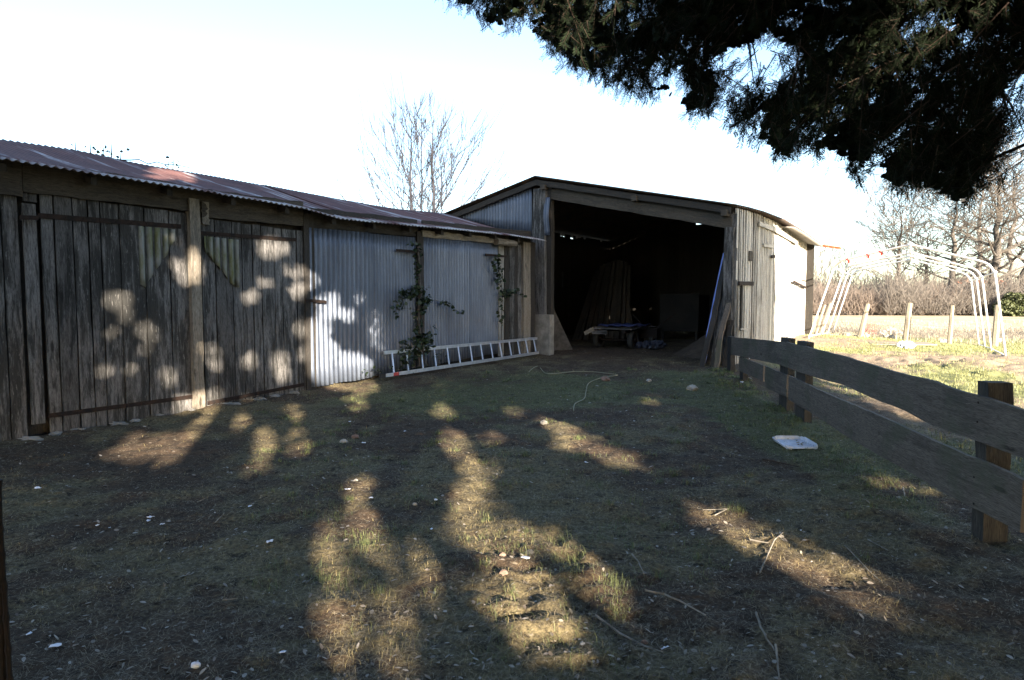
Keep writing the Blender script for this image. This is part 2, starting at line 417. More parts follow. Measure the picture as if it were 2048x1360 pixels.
# rows are fine near the camera and coarser with distance
ys = [1.6]; 
while ys[-1] < 600: ys.append(ys[-1]+max(.022, .0075*ys[-1])*(1 if ys[-1] < 26 else 1.6*(ys[-1]/26)**.8))
yb = [1.6]; 
st = .1
while yb[-1] > -120: st *= 1.12; yb.append(yb[-1]-st)
ys = np.array(yb[::-1][:-1]+ys)
xs = axis(-600, 600, -7.5, 9.5, .045, 1.045)
X, Y = np.meshgrid(xs, ys)
Zg = gz(X, Y)
nx, ny = len(xs), len(ys)
I = np.arange(nx*ny).reshape(ny, nx)
F = np.stack([I[:-1, :-1], I[:-1, 1:], I[1:, 1:], I[1:, :-1]], -1).reshape(-1, 4)
def masks(x, y):
    n1 = fbm(x*.8, y*.8, 51, 4); n2 = fbm(x*3.5, y*3.5, 61, 3)
    e = lambda cx, cy, rx, ry: np.exp(-(((x-cx)/rx)**2+((y-cy)/ry)**2))
    right = 1/(1+np.exp(-(x-(4.0+.1443*(y-9))-.1)*3))         # beyond the board fence
    far = 1/(1+np.exp(-(y-17)*.8))
    green = .80*e(1.0, 11.3, 2.8, 2.6)+.45*e(-.5, 9.5, 2.6, 2.0)+1.1*e(3.4, 9.2, .7, 3.6)+.7*e(2.9, 6.8, .4, 1.6)+.25*e(-2, 9, 2, 1.5)
    green = green*(1-right)+right*(.75+.3*n1)*np.where(y < 25, 1, .0)
    green = green*(1-.85*e(3.1, 14.6, 3.4, 1.6))               # bare earth in the barn mouth
    soil = e(10, 14.3, 4.2, 1.7)+e(9, 20, 2.5, 1.5)+e(5.4, 8, 1.0, 3)
    green = green*(1-.75*np.clip(soil, 0, 1))
    green = np.clip(green+n1*.5+n2*.25-.1*(1-right), 0, 1)
    dry = np.clip(.45+n1*.6+n2*.5+.35*e(.2, 4.2, 1.0, 2.4)+.3*e(1.9, 4.2, .8, .7)+.3*e(-3.4, 8.2, 1.4, 1.2), 0, 1)  # added bumps of pale cover brighten the ground where sun patches fall
    field = np.clip((y-24)/3, 0, 1)
    return green, dry, field, np.clip(right*1.0*np.clip((x-4.6)/2, 0, 1), 0, 1)
gm, dm, fm, pm = masks(X, Y)
k = NT('earth with grass and litter', .95, 0, .2)
at1 = k.n('ShaderNodeAttribute'); at1.attribute_name = 'cover'
sp = k.n('ShaderNodeSeparateColor'); k.l(at1.outputs['Color'], sp.inputs[0])
c1 = k.coord('Object')
nf = k.noise(c1, 38, 6, .7); nm = k.noise(c1, 7, 5, .65); nl = k.noise(c1, 1.3, 4, .6)
mudc = k.mix(k.ramp(nf, [(.3, 0), (.7, 1)]), (.024, .016, .010), (.105, .071, .045))
mudc = k.mix(k.math('MULTIPLY', k.ramp(nm, [(.45, 0), (.65, 1)]), .6), mudc, (.042, .031, .022))
dryc = k.mix(k.ramp(nf, [(.32, 0), (.66, 1)]), (.045, .038, .020), (.25, .21, .11))
grc = k.mix(k.ramp(nf, [(.32, 0), (.66, 1)]), (.035, .042, .018), (.13, .135, .058))
m1 = k.ramp(k.math('ADD', k.math('MULTIPLY', sp.outputs[1], .7), k.math('MULTIPLY', nf, .5)), [(.55, 0), (.75, 1)])
m2 = k.ramp(k.math('ADD', k.math('MULTIPLY', sp.outputs[0], .9), k.math('MULTIPLY', nm, .4)), [(.55, 0), (.85, 1)])
base = k.mix(k.math('MULTIPLY', m1, .55), mudc, dryc); base = k.mix(k.math('MULTIPLY', m2, .65), base, grc)
sp1 = k.noise(k.coord('Object', (1, 1, 1), (3, 8, 0)), 24, 3, .5, 1.5); sp2 = k.noise(k.coord('Object', (1, 1, 1), (7, 1, 0)), 60, 2, .5, 1.0)
base = k.mix(k.math('MULTIPLY', k.ramp(sp1, [(.64, 0), (.68, 1)]), .8), base, (.24, .205, .15)); base = k.mix(k.math('MULTIPLY', k.ramp(sp2, [(.66, 0), (.70, 1)]), .7), base, (.26, .22, .17))
base = k.mix(k.ramp(k.noise(k.coord('Object', (1, 1, 1), (1, 5, 0)), 11, 5, .7), [(.36, .75), (.44, 0)]), base, (.012, .009, .007))
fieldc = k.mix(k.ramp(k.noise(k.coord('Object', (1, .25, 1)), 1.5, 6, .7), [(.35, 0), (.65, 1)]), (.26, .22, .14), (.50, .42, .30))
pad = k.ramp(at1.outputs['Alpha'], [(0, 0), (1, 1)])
padc = k.mix(m2, k.mix(k.ramp(nf, [(.3, 0), (.7, 1)]), (.13, .10, .07), (.36, .28, .20)), k.mix(k.ramp(nf, [(.3, 0), (.7, 1)]), (.10, .11, .042), (.30, .30, .14)))  # paler dug soil and grass, raised further to look sunlit
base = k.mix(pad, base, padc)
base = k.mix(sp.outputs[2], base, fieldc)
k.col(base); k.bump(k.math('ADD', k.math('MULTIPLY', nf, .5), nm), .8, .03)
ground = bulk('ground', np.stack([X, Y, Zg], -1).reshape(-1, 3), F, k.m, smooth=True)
ca = ground.data.color_attributes.new('cover', 'FLOAT_COLOR', 'POINT')
ca.data.foreach_set('color', np.stack([gm, dm, fm, pm], -1).astype(np.float32).ravel())
tag(ground, kind='structure')

# blades, straw, leaves ------------------------------------------------
def inside_barn_or_shed(x, y):
    tw = (x+5.66)*.588+(y-7.5)*.809; nw = (x+5.66)*.809-(y-7.5)*.588
    return (nw < .03) & (tw < 11)
def blades(name, P, length, width, lean, mat, kind='stuff', up=1.0):
    n = len(P); a = rng.uniform(0, 2*np.pi, n); b = a+rng.normal(0, .6, n)
    L = length*rng.uniform(.5, 1.4, n); ln = np.clip(rng.normal(lean, .35, n), 0, 1.5)
    ax = np.stack([np.cos(a), np.sin(a), np.zeros(n)], 1); sx = np.stack([-np.sin(a), np.cos(a), np.zeros(n)], 1)
    h1 = ax*(L*.5*np.sin(ln*.6))[:, None]; h1[:, 2] = L*.5*np.cos(ln*.6)*up
    h2 = ax*(L*np.sin(ln))[:, None]; h2[:, 2] = np.maximum(L*np.cos(ln)*.8, .004)*up
    wd = ((width if width > .006 else np.maximum(.0011, .00052*P[:, 1]))*rng.uniform(.6, 1.4, n))[:, None]
    V = np.concatenate([P-sx*wd*.5, P+sx*wd*.5, P+h1+sx*wd*.4, P+h1-sx*wd*.4, P+h2], 0).reshape(5, n, 3).transpose(1, 0, 2).reshape(-1, 3)
    i = np.arange(n)*5
    Fq = np.concatenate([np.stack([i, i+1, i+2], 1), np.stack([i, i+2, i+3], 1), np.stack([i+3, i+2, i+4], 1)], 0)
    o = bulk(name, V, Fq, mat); o['kind'] = kind; return o
def scatter(n, y0, y1, dens):
    # image-uniform-ish sampling of the visible wedge
    y = 1/rng.uniform(1/y1, 1/y0, n)**1.0; x = y*rng.uniform(-.9, .9, n)
    keep = rng.uniform(0, 1, n) < dens(x, y)
    x, y = x[keep], y[keep]; keep = ~inside_barn_or_shed(x, y); x, y = x[keep], y[keep]
    return np.stack([x, y, gz(x, y)-.003], 1)
def g_d(x, y):
    g, d, f, p_ = masks(x, y); return np.clip((g-.35)*1.8, 0, 1)*(y < 26)*np.clip(.35+(y-3)*.16, 0, 1)
def d_d(x, y):
    g, d, f, p_ = masks(x, y); return np.clip((d-.25)*1.2, 0, 1)*(1-.5*g)*(y < 30)*np.clip(.30+(y-2.5)*.15+.5*np.exp(-((x-.15)/.7)**2), 0, 1)*np.clip(.55+fbm(x*1.1, y*1.1, 131, 3)*1.6, .1, 1)  # extra pale blades along the centre strip brighten its sun patch
P = scatter(160000, 1.9, 26, g_d)
o = blades('grass', P, .042, .0035, .6, M['grass_green']); tag(o, 'short green grass growing in patches on the yard and the paddock', 'grass')
tc = [ghit(rng.uniform(940, 1270), rng.uniform(1060, 1350)) for _ in range(30)]+[ghit(*c) for c in ((1236, 1175), (1245, 1220), (1225, 1240), (1240, 1186), (1120, 1090), (1090, 1100), (1700, 930), (1712, 940), (1690, 945), (720, 1258), (800, 1290), (1730, 1120))]
for _ in range(190):
    yq = rng.uniform(4.5, 13); tc.append(np.array([3.25+.1443*(yq-4.17)-abs(rng.normal(.0, .38)), yq, 0]))
for _ in range(260):
    q_ = ghit(rng.uniform(500, 1500), 1/rng.uniform(1/1200, 1/740)); tc.append(q_)
PP = []
for c in tc:
    nn_ = int(rng.uniform(14, 60)); rr0 = rng.uniform(.02, .07); q = rng.normal(0, rr0, (nn_, 2))+c[:2]; PP.append(q)
PP = np.concatenate(PP); PP = PP[~inside_barn_or_shed(PP[:, 0], PP[:, 1])]
P = np.stack([PP[:, 0], PP[:, 1], gz(PP[:, 0], PP[:, 1])-.004], 1)
o = blades('grass_tufts', P, .065, .004, .75, M['grass_green']); tag(o, 'longer green grass tufts scattered over the yard', 'grass')
P = scatter(260000, 1.9, 30, d_d)
o = blades('dry_grass', P, .042, .003, 1.1, M['grass_dry']); tag(o, 'flattened dry grass over the brown earth', 'dry grass')
P = scatter(150000, 1.9, 14, lambda x, y: .25+.5*np.clip(fbm(x*2, y*2, 81, 3)+.4, 0, 1)); P[:, 2] += .006
o = blades('straw_litter', P, .055, .0035, 1.45, M['straw'], up=.35); tag(o, 'loose straw, needles and twig bits on the earth', 'litter')
P = scatter(60000, 15, 40, lambda x, y: (y > 22)*(x > 6)*.8)
o = blades('field_grass', P, .16, .012, .5, M['grass_field']); tag(o, 'bleached grass of the field beyond the stakes', 'dry grass')
def scat_pad(n, x0, x1, y0, y1):
    x = rng.uniform(x0, x1, n); y = rng.uniform(y0, y1, n); g = masks(x, y)[0]
    kp = (x > 4.8+.144*(y-9)+.3) & ((x-C.o[0])*.839-(y-C.o[1])*.545 > .2) & (rng.uniform(0, 1, n) < np.clip((g-.25)*1.8, .03, 1)); x, y = x[kp], y[kp]
    return np.stack([x, y, gz(x, y)-.003], 1)
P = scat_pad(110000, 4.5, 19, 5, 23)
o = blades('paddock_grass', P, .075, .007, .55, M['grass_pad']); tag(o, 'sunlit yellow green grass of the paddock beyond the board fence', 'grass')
# dead leaves and pale scraps
P = scatter(5200, 2.0, 18, lambda x, y: .2+.5*np.clip(fbm(x*1.2, y*1.2, 91, 3)+.5, 0, 1)); n = len(P); P[:, 2] += .008
a = rng.uniform(0, 2*np.pi, n); L = rng.uniform(.006, .02, n)*(.7+.09*P[:, 1]); Wd = L*rng.uniform(.3, .6, n); tl = rng.normal(0, .25, (n, 2))
ax = np.stack([np.cos(a), np.sin(a), tl[:, 0]], 1); bx = np.stack([-np.sin(a), np.cos(a), tl[:, 1]], 1)
prof = [(-1, 0), (-.45, .8), (.2, 1), (.75, .5), (1.05, 0), (.7, -.6), (.1, -.95), (-.5, -.7)]
V = np.stack([P+ax*(L*p)[:, None]+bx*(Wd*q)[:, None]+np.array([0, 0, .25])*(Wd*abs(q))[:, None] for p, q in prof], 1).reshape(-1, 3)
Fl = (np.arange(n)*8)[:, None]+np.arange(8)[None]
o = bulk('fallen_leaves', V, Fl, M['deadleaf']); tag(o, 'dry curled leaves and wood chips scattered over the yard', 'leaves', kind='stuff')

# ================================================================ LEFT SHED
def zg(p): return float(gz_base(p[0], p[1]))
shed = thing('wooden_shed', (*W.P(3, 0)[:2], zg(W.P(3, 0))), 'long low plank and corrugated iron shed with rusty red roof on the left', 'shed')
def wfoot(t, k=0):
    p = W.P(t, 0, k); return zg(p)
def poly(px, k):     # pixel polyline on the wall plane -> interpolator z(t)
    q = [W.inv(u, v, k) for u, v in px]; q.sort(); ts = [a for a, b in q]; zs = [b for a, b in q]
    return lambda t: float(np.interp(t, ts, zs)), ts, zs
EAVE = [(0, 318), (211, 352), (422, 385), (527, 402), (612, 417), (680, 437), (791, 449), (949, 463), (1034, 472), (1056, 476)]
TOPL = [(0, 280), (142, 300), (285, 329), (422, 352), (527, 371), (680, 400), (791, 418), (843, 423), (905, 429)]
KE, KT = .38, -3.0
ez, ets, ezs = poly(EAVE, KE); tz, tts, tzs = poly(TOPL, KT)
TEND = 10.55
def roofz(t, b):
    return ez(t)*(1-b)+tz(t)*b
def roof_f(t, b):
    k = KE+(KT-KE)*b
    sag = -.03*math.sin(b*math.pi)
    return W.P(t, roofz(t, b)+sag, k), np.array([-.05*0, 0, 1.])
mb = MB()
edges = [-4.3, -1.1, 2.0, 4.9, 7.5, TEND]
for i in range(len(edges)-1):
    dz = .004*(i % 2)
    mb.corr(lambda t, b, dz=dz, i=i: (roof_f(t, b)[0]+np.array([0, 0, dz])-W.n*0+W.n*(.03*(i % 2)), roof_f(t, b)[1]), edges[i]-.04, edges[i+1]+.04, lambda t: 0, lambda t: 1, pitch=.09, amp=.013, nb=8)
mb.build('roof', M['rust'], shed, smooth=True, solid=.003)
def wtop(t, k=0):
    b = (k-KE)/(KT-KE); return roofz(t, b)-.04
# back slope and back wall so that the shed is a building from elsewhere
mb = MB()
mb.corr(lambda t, b: (W.P(t, tz(t)-.25-.6*b*1.0+.22, KT-3.0*b), Z3), -4.3, TEND, lambda t: 0, lambda t: 1, pitch=.09, amp=.013, nb=4, sub=4)
mb.build('roof', M['rust'], shed, smooth=True, solid=.003)
mb = MB()
t = -4.2
while t < 10.5:
    wd = min(random.uniform(.16, .26), 10.6-t); p = W.P(t, wfoot(t)-.15, -5.9); h = tz(t)-.55-wfoot(t)
    mb.plank(p, Z3*max(.5, h), W.d*(wd-.006), W.n*.025, 3, .002); t += wd
mb.build('back_wall', M['wood_dark'], shed)
mb = MB()
for tt in (-4.2,):
    kk = -5.9
    while kk < -.05:
        mb.plank(W.P(tt, wfoot(tt)-.15, kk), Z3*(min(wtop(tt, kk), tz(tt)-.1+(kk-KT)*.2 if kk < KT else 9)-wfoot(tt)+.1), W.n*.2, W.d*.03, 3, .002); kk += .204
mb.build('end_wall', M['wood_dark'], shed)
# rafters' ends
mb = MB()
for tt in np.arange(-4, 10.4, .9):
    a = W.P(tt, wtop(tt, -2.6)-.11, -2.6); b = W.P(tt, wtop(tt, .27)-.10, .27)
    mb.plank(a, b-a, W.d*.07, Z3*.09, 2, .003)
mb.build('rafters', M['wood_dark'], shed)
# added dark backing behind doors and panels, stands in for interior shade
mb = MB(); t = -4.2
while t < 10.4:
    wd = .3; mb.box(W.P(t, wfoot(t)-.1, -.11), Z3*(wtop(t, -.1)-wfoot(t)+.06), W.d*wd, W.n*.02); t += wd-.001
mb.build('gap_backing', M['wood_dark'], shed)

def vplanks(mb, px_top, px_bot, k, th, jit=.003, gap=.016, extra=None):
    # px_top/px_bot: lists of boundaries; vertical boards between successive boundaries on the wall plane
    for i in range(len(px_top)-1):
        t0, z0 = W.inv(*px_top[i], k); t1, z1 = W.inv(*px_top[i+1], k)
        b0, y0 = W.inv(*px_bot[i], k); b1, y1 = W.inv(*px_bot[i+1], k)
        ta, tb = (t0+b0)/2, (t1+b1)/2
        if tb-ta < .02: continue
        zt = (z0+z1)/2+random.uniform(-.01, .01); zb = (y0+y1)/2+random.uniform(-.03, .02)
        kk = k+random.uniform(-.010, .010)
        mb.plank(W.P(ta+gap/2, zb, kk), Z3*(zt-zb), W.d*(tb-ta-gap), W.n*th, 10, jit, .004)
def interp_px(a, b, fr): return (a[0]+(b[0]-a[0])*fr, a[1]+(b[1]-a[1])*fr)
# door one
def lerp(xs, ys): return lambda x: float(np.interp(x, xs, ys))
top1 = lerp([-300, 75, 380, 600], [360, 385, 425, 455]); bot1 = lerp([-300, 80, 400, 620], [960, 868, 826, 786])
mb = MB(); e = [-330, -250, -170, -100, -50, 2, 37]
vplanks(mb, [(u, top1(u)+5) for u in e], [(u+16, bot1(u)+8) for u in e], .0, .03)
mb.build('wall_planks', M['wood_grey'], shed)
mb = MB()                                         # jamb boards at the left of the first door
vplanks(mb, [(41, 405), (73, 408)], [(60, 850), (88, 846)], .03, .03); vplanks(mb, [(40, 362), (72, 366)], [(42, 403), (73, 404)], .0, .03)
mb.build('door_jamb', M['wood_grey'], shed)
def door(e_top, e_bot, topv, botv, k, strap_t, strap_b, label):
    m = MB(); vplanks(m, [(u, topv(u)) for u in e_top], [(u, botv(u)) for u in e_bot], k, .028, .003, .016)
    d = m.build('plank_door', M['wood_grey'], shed); d['label'] = label
    for (a, b, hh) in (strap_t, strap_b):
        s_ = MB(); t0, z0 = W.inv(*a, k+.03); t1, z1 = W.inv(*b, k+.03)
        A = W.P(t0, z0, k+.03); B = W.P(t1, z1, k+.03)
        s_.plank(A, B-A, Z3*hh, W.n*.012, 8, .002)
        for f in np.linspace(.06, .95, 9):
            q = A+(B-A)*f+Z3*hh*.5; s_.box(q+W.n*.012-W.d*.008-Z3*.008, W.d*.016, Z3*.016, W.n*.008)
        s_.build('strap', M['iron'], d)
    return d
d1 = door([76, 104, 141, 172, 198, 236, 285, 336, 379], [98, 124, 160, 190, 213, 250, 299, 346, 387], lambda u: top1(u)+2, lambda u: bot1(u)-2, .0,
     ((76, 436), (362, 458), .062), ((96, 836), (386, 797), .055), 'left plank door with dark stains and rusty iron straps')
d2 = door([401, 427, 461, 478, 500, 518, 545, 560, 590, 606], [408, 436, 470, 492, 512, 528, 553, 570, 596, 611], lambda u: top1(u)+8, lambda u: bot1(u)+6-.02*u, .0,
     ((399, 470), (592, 483), .055), ((415, 810), (608, 772), .055), 'right plank door with sun spots and an angled metal patch')
# moss covered corrugated patches nailed over the door heads
def patch(ptsT, lowpts, parent):
    k = .045; q = [W.inv(*p, k) for p in lowpts]; q.sort(); lo = lambda t: float(np.interp(t, [a for a, b in q], [b for a, b in q]))
    qt = [W.inv(*p, k) for p in ptsT]; qt.sort(); hi = lambda t: float(np.interp(t, [a for a, b in qt], [b for a, b in qt]))
    m = MB(); m.corr(lambda t, z: (W.P(t, z, k), W.n), max(q[0][0], qt[0][0]), min(q[-1][0], qt[-1][0]), lo, hi, pitch=.105, amp=.022, nb=4)
    m.build('metal_patch', M['galv_moss'], parent, smooth=True, solid=.003)
patch([(276, 452), (350, 459)], [(276, 566), (292, 576), (300, 556), (333, 510), (350, 478)], d1)
patch([(407, 472), (478, 480)], [(407, 492), (413, 506), (446, 545), (462, 568), (478, 576)], d2)
# posts on the shed front
def wpost(u0, u1, vt, vb, k, th, mat, name='post', jit=.006, dz=0, lean=0):
    um = (u0+u1)/2
    t0, zt = W.inv(u0, vt, k+th); t1, _ = W.inv(u1, vt, k+th)
    b0, zb = W.inv(u0+lean, vb, k+th)
    ta = (t0+b0)/2
    m = MB(); m.plank(W.P(ta, zb-.08, k), Z3*(zt-zb+.08+dz), W.d*(t1-t0), W.n*th, 10, jit, .012)
    return m.build(name, mat, shed)
wpost(380, 400, 396, 824, .0, .12, M['wood_post'], lean=10)
wpost(405, 419, 403, 437, .0, .07, M['wood_post'], name='bracket')
wpost(607, 627, 425, 784, .0, .07, M['wood_dark'], lean=8)
wpost(833, 846, 462, 735, .0, .08, M['wood_dark'], lean=5)
# lintels
def wbeam(a, b, hgt_a, hgt_b, k, th, mat, name='lintel'):
    (u, v), (u2, v2) = a, b; t0, z0 = W.inv(u, v, k+th); t1, z1 = W.inv(u2, v2, k+th)
    A = W.P(t0, z0, k); B = W.P(t1, z1, k)
    m = MB(); m.plank(A, B-A, Z3*hgt_a, W.n*th, 14, .008); return m.build(name, mat, shed)
wbeam((-320, 350), (46, 392), .40, .4, .03, .07, M['wood_beam'])
wbeam((47, 383), (384, 422), .36, .36, .02, .06, M['wood_beam'])
wbeam((404, 434), (607, 452), .22, .22, .02, .05, M['wood_beam'])
wbeam((384, 418), (607, 441), .30, .30, .01, .035, M['wood_beam'])
wbeam((622, 456), (835, 473), .34, .34, .0, .05, M['wood_dark'])
wbeam((845, 474), (1000, 487), .13, .1, .02, .08, M['wood_post'])
wbeam((845, 470), (1062, 487), .30, .3, -.02, .03, M['wood_dark'])
m = MB(); a, b = W.p(992, 483, .16), W.p(1030, 488, .16); m.tube([a, (a+b)/2+Z3*.005, b], [.085, .08, .08], 9); m.build('log_end', M['wood_post'], shed)
# corrugated front panels
def wpanel(pt, pb, k, pitch=.09, wob=.01, amp=.013):
    a = [W.inv(*p, k) for p in pt]; b = [W.inv(*p, k) for p in pb]; t0 = a[0][0]; t1 = a[-1][0]
    hi = lambda t: float(np.interp(t, [q[0] for q in a], [q[1] for q in a])); lo = lambda t: float(np.interp(t, [q[0] for q in b], [q[1] for q in b]))+.008*math.sin(t*9)
    m = MB(); m.corr(lambda t, z: (W.P(t, z, k+wob*math.sin(t*2.3+z)*1.0), W.n), t0, t1, lo, hi, pitch=pitch, amp=amp, nb=8)
    return m.build('metal_panel', M['galv'], shed, smooth=True, solid=.003)
wpanel([(616, 455), (700, 462), (740, 466)], [(616, 776), (740, 756)], .075, .10, amp=.016)
wpanel([(727, 466), (832, 475)], [(727, 757), (832, 735)], .05, .078)
wpanel([(846, 471), (940, 479)], [(846, 735), (940, 716)], .06, .085)
wpanel([(938, 479), (996, 484)], [(938, 716), (996, 706)], .04, .062, amp=.009)
# right end of the shed front: boards and pale posts
for (u0, u1, vt, vb, mat, th) in ((997, 1009, 489, 706, 'concrete', .02), (1010, 1018, 487, 704, 'wood_dark', .05), (1019, 1029, 490, 703, 'wood_grey', .07),
                             (1029, 1038, 486, 704, 'wood_dark', .02), (1036, 1048, 490, 702, 'wood_grey', .03), (1047, 1061, 484, 702, 'wood_post', .10), (1060, 1070, 484, 704, 'wood_dark', .02)):
    wpost(u0, u1, vt, vb, .0, th, M[mat], name='end_board')
# latches, hinges
for (u0, v0, u1, v1) in ((792, 498, 834, 501), (970, 507, 1012, 511), (610, 597, 652, 601), (38, 430, 76, 432)):
    A = W.p(u0, v0, .11); B = W.p(u1, v1, .11); m = MB(); m.plank(A, B-A, Z3*-.05, W.n*.02, 3, .003); m.build('latch_bar', M['iron'], shed)
# stone sill along the foot of the wall
for i in range(13):
    m = MB()
    t = -.6+i*.33+random.uniform(-.1, .1); p = W.P(t, wfoot(t, .1)-.01, .08+random.uniform(-.03, .05)); m.blob(p, (random.uniform(.06, .2), random.uniform(.05, .1), .03), 9, 5, .3)
    m.build('footing_stone', M['concrete'], shed)
# ================================================================ OPEN BARN (gable towards the yard)
def gfoot(s): return zg(G.P(s, 0))
barn = thing('open_barn', G.P(-2.4, .22), 'tall open fronted timber barn with gable roof and pale lath side wall', 'barn')
# G: t>0 towards the left (shed), t<0 towards the right post; n towards the camera
SR = -float(np.linalg.norm(C.o-G.o))          # right corner, about -5
apex_z = G.inv(1095, 357)[1]
s_r, z_r = G.inv(1466, 414)
s_l, z_l = G.inv(900, 431)
zr_slope = (apex_z-z_r)/(0.05-s_r)
print('gable', apex_z, s_r, z_r, s_l, z_l, 'SR', SR)
def roofline(s):
    return apex_z-(0.05-s)*zr_slope if s < .05 else apex_z-(s-.05)*(apex_z-z_l)/(s_l-.05)
DEPTH = 9.9
Bd = W.d                                       # the barn runs away along the shed wall's direction
# right roof slope, front part is straight, the eave follows the lath wall and overhangs more towards the back
EV = [(1466, 414, 0.02, .05), (1500, 421, 1.6, .12), (1530, 429, 3.2, .20), (1570, 444, 5.2, .30), (1605, 465, 6.9, .38), (1640, 489, 9.4, .45)]
eave_pts = []
for (u, v, tt, kk) in EV: 
    p = C.p(u, v, kk); eave_pts.append(p)
eave_pts = np.array(eave_pts); print('eave', eave_pts)
epar = [(p-G.o)@Bd for p in eave_pts]
def eave(q):
    return np.array([np.interp(q, epar, eave_pts[:, i]) for i in range(3)])
ridge0 = G.P(.05, apex_z)
QMAX = float(epar[-1])
def rs(q, b):
    q = q
    rp = ridge0+Bd*q+Z3*(-.02*math.sin(q)); ep = eave(q) if q >= epar[0] else eave_pts[0]+Bd*(q-epar[0])
    sag = -.05*math.sin(b*math.pi)*min(1, max(0, (q)/2))
    return rp*(1-b)+ep*b+Z3*sag
m = MB()
m.corr(lambda q, b: (rs(q, b)+Z3*.05, Z3), -.22, QMAX, lambda t: 0, lambda t: 1.0, pitch=.177, amp=.022, nb=14, sub=6)
m.build('roof', M['roof_dark'], barn, smooth=True, solid=.012)
m = MB()
m.corr(lambda q, b: (ridge0+Bd*q+(G.d*(s_l-.05+.25)+Z3*(z_l-apex_z-.06))*b+Z3*.05, Z3), -.22, QMAX, lambda t: 0, lambda t: 1, pitch=.177, amp=.022, nb=6, sub=6)
m.build('roof', M['roof_dark'], barn, smooth=True, solid=.012)
# the last pale sheets at the back eave, with loose orange tiles at the corner
m = MB()
m.corr(lambda q, b: (rs(q, .80+.215*b)+Z3*-.03, Z3), 5.0, QMAX+.15, lambda t: 0, lambda t: 1, pitch=.177, amp=.02, nb=3)
m.build('eave_sheet', M['roof_fibre'], barn, smooth=True, solid=.01)
for i in range(5):
    m = MB(); e = eave(QMAX-.1+.0)+Bd*(.05+.1*i)+Z3*(.07-.03*i)+C.n*(-.5+.17*i)
    m.corr(lambda q, b, e=e: (e+Bd*q*1.0+C.n*b*.4-Z3*.08*b, Z3), 0, .2, lambda t: 0, lambda t: 1, pitch=.2, amp=.03, nb=2, sub=8)
    m.build('roof_tile', M['tile'], barn, smooth=True, solid=.014)
# bargeboard under the roof's front edge
m = MB(); A = G.P(.05, apex_z-.16, .12); B = G.P(s_r, z_r-.16, .12); m.plank(A, B-A, Z3*.14, G.n*.05, 12, .006); m.build('bargeboard', M['wood_dark'], barn)
m = MB(); A = G.P(.0, apex_z-.16, .12); B = G.P(s_l+.1, z_l-.2, .12); m.plank(A, B-A, Z3*.14, G.n*.05, 12, .006); m.build('bargeboard', M['wood_dark'], barn)
# front lintel beam
a_, za = G.inv(1098, 378); b_, zb_ = G.inv(1466, 426); c_, zc = G.inv(1098, 398); d_, zd = G.inv(1466, 458)
m = MB(); A = G.P(a_, zc, -.05); B = G.P(b_, zd, -.05); m.plank(A, B-A, Z3*((za-zc+zb_-zd)/2*.85), G.n*.12, 16, .012); m.build('lintel', M['wood_beam'], barn)
m = MB()                                         # boarding between the lintel and the roof
A = G.P(.0, apex_z-.42, -.02); B = G.P(b_, roofline(b_)-.24, -.02); m.plank(A, B-A, Z3*.30, G.n*.03, 10, .004); m.build('gable_board', M['wood_dark'], barn)
# purlin ends
for (u, v) in ((1091, 369), (1274, 391), (1455, 420)):
    p = G.p(u, v, .2); m = MB(); m.plank(p-Bd*.05, Bd*3.0, G.d*.13, Z3*-.12, 3, .004); m.build('purlin', M['wood_beam'], barn)
# corner post left with plank casing, concrete foot
def gpost(u0, u1, vt, vb, k, th, mat, name='post', jit=.01, n=12, bend=.02):
    t0, zt = G.inv(u0, vt, k+th); t1, _ = G.inv(u1, vt, k+th); _, zb = G.inv(u0, vb, k+th)
    m = MB(); m.plank(G.P(t1, zb-.06, k), Z3*(zt-zb+.06), G.d*(t0-t1), G.n*th, n, jit, bend); return m.build(name, mat, barn)
gpost(1066, 1090, 378, 640, .02, .16, M['wood_grey'])
gpost(1088, 1103, 372, 700, -.08, .16, M['wood_dark'])
gpost(1069, 1099, 629, 711, .05, .22, M['concrete'], name='concrete_plinth', jit=.004, bend=0)
m = MB(); t0, zt = G.inv(1088, 395, .2); t1, zb = G.inv(1098, 470, .2)      # bent tin strip on the post
m.corr(lambda t, z: (G.P(-t, z, .19+.03*math.sin(z*7)), G.n), -t0, -t1, lambda t: zb, lambda t: zt, pitch=.08, amp=.01, nb=8)
m.build('tin_strip', M['galv'], barn, smooth=True, solid=.003)
# right post
gpost(1449, 1467, 455, 736, -.06, .16, M['wood_grey'], bend=.01)
gpost(1452, 1461, 640, 740, .02, .12, M['wood_dark'], bend=.01)
# corrugated gable cladding left of the post, above the shed roof
tl, _ = G.inv(902, 432, .05); tr, _ = G.inv(1064, 380, .05); seam, _ = G.inv(1011, 400, .05)
def cl_lo(t):   # follows the shed roof
    P0 = G.P(t, 0, .05); kk = (P0-W.o)@W.n; b = (kk-KE)/(KT-KE)
    return roofz(TEND, min(max(b, -.1), 1.0))-.05
zend = G.inv(1062, 482, .05)[1]
for (ta, tb, k) in ((seam-.02, tl, .04), (tr, seam+.02, .06)):
    m = MB(); m.corr(lambda t, z, k=k: (G.P(t, z, k), G.n), ta, tb, lambda t: max(min(cl_lo(t), roofline(t)-.2), zend-.02 if t < .6 else 0), lambda t: roofline(t)-.06, pitch=.10, amp=.013, nb=3)
    m.build('metal_cladding', M['galv'], barn, smooth=True, solid=.003)
gpost(1052, 1066, 478, 704, -.05, .05, M['wood_dark'], name='end_board')
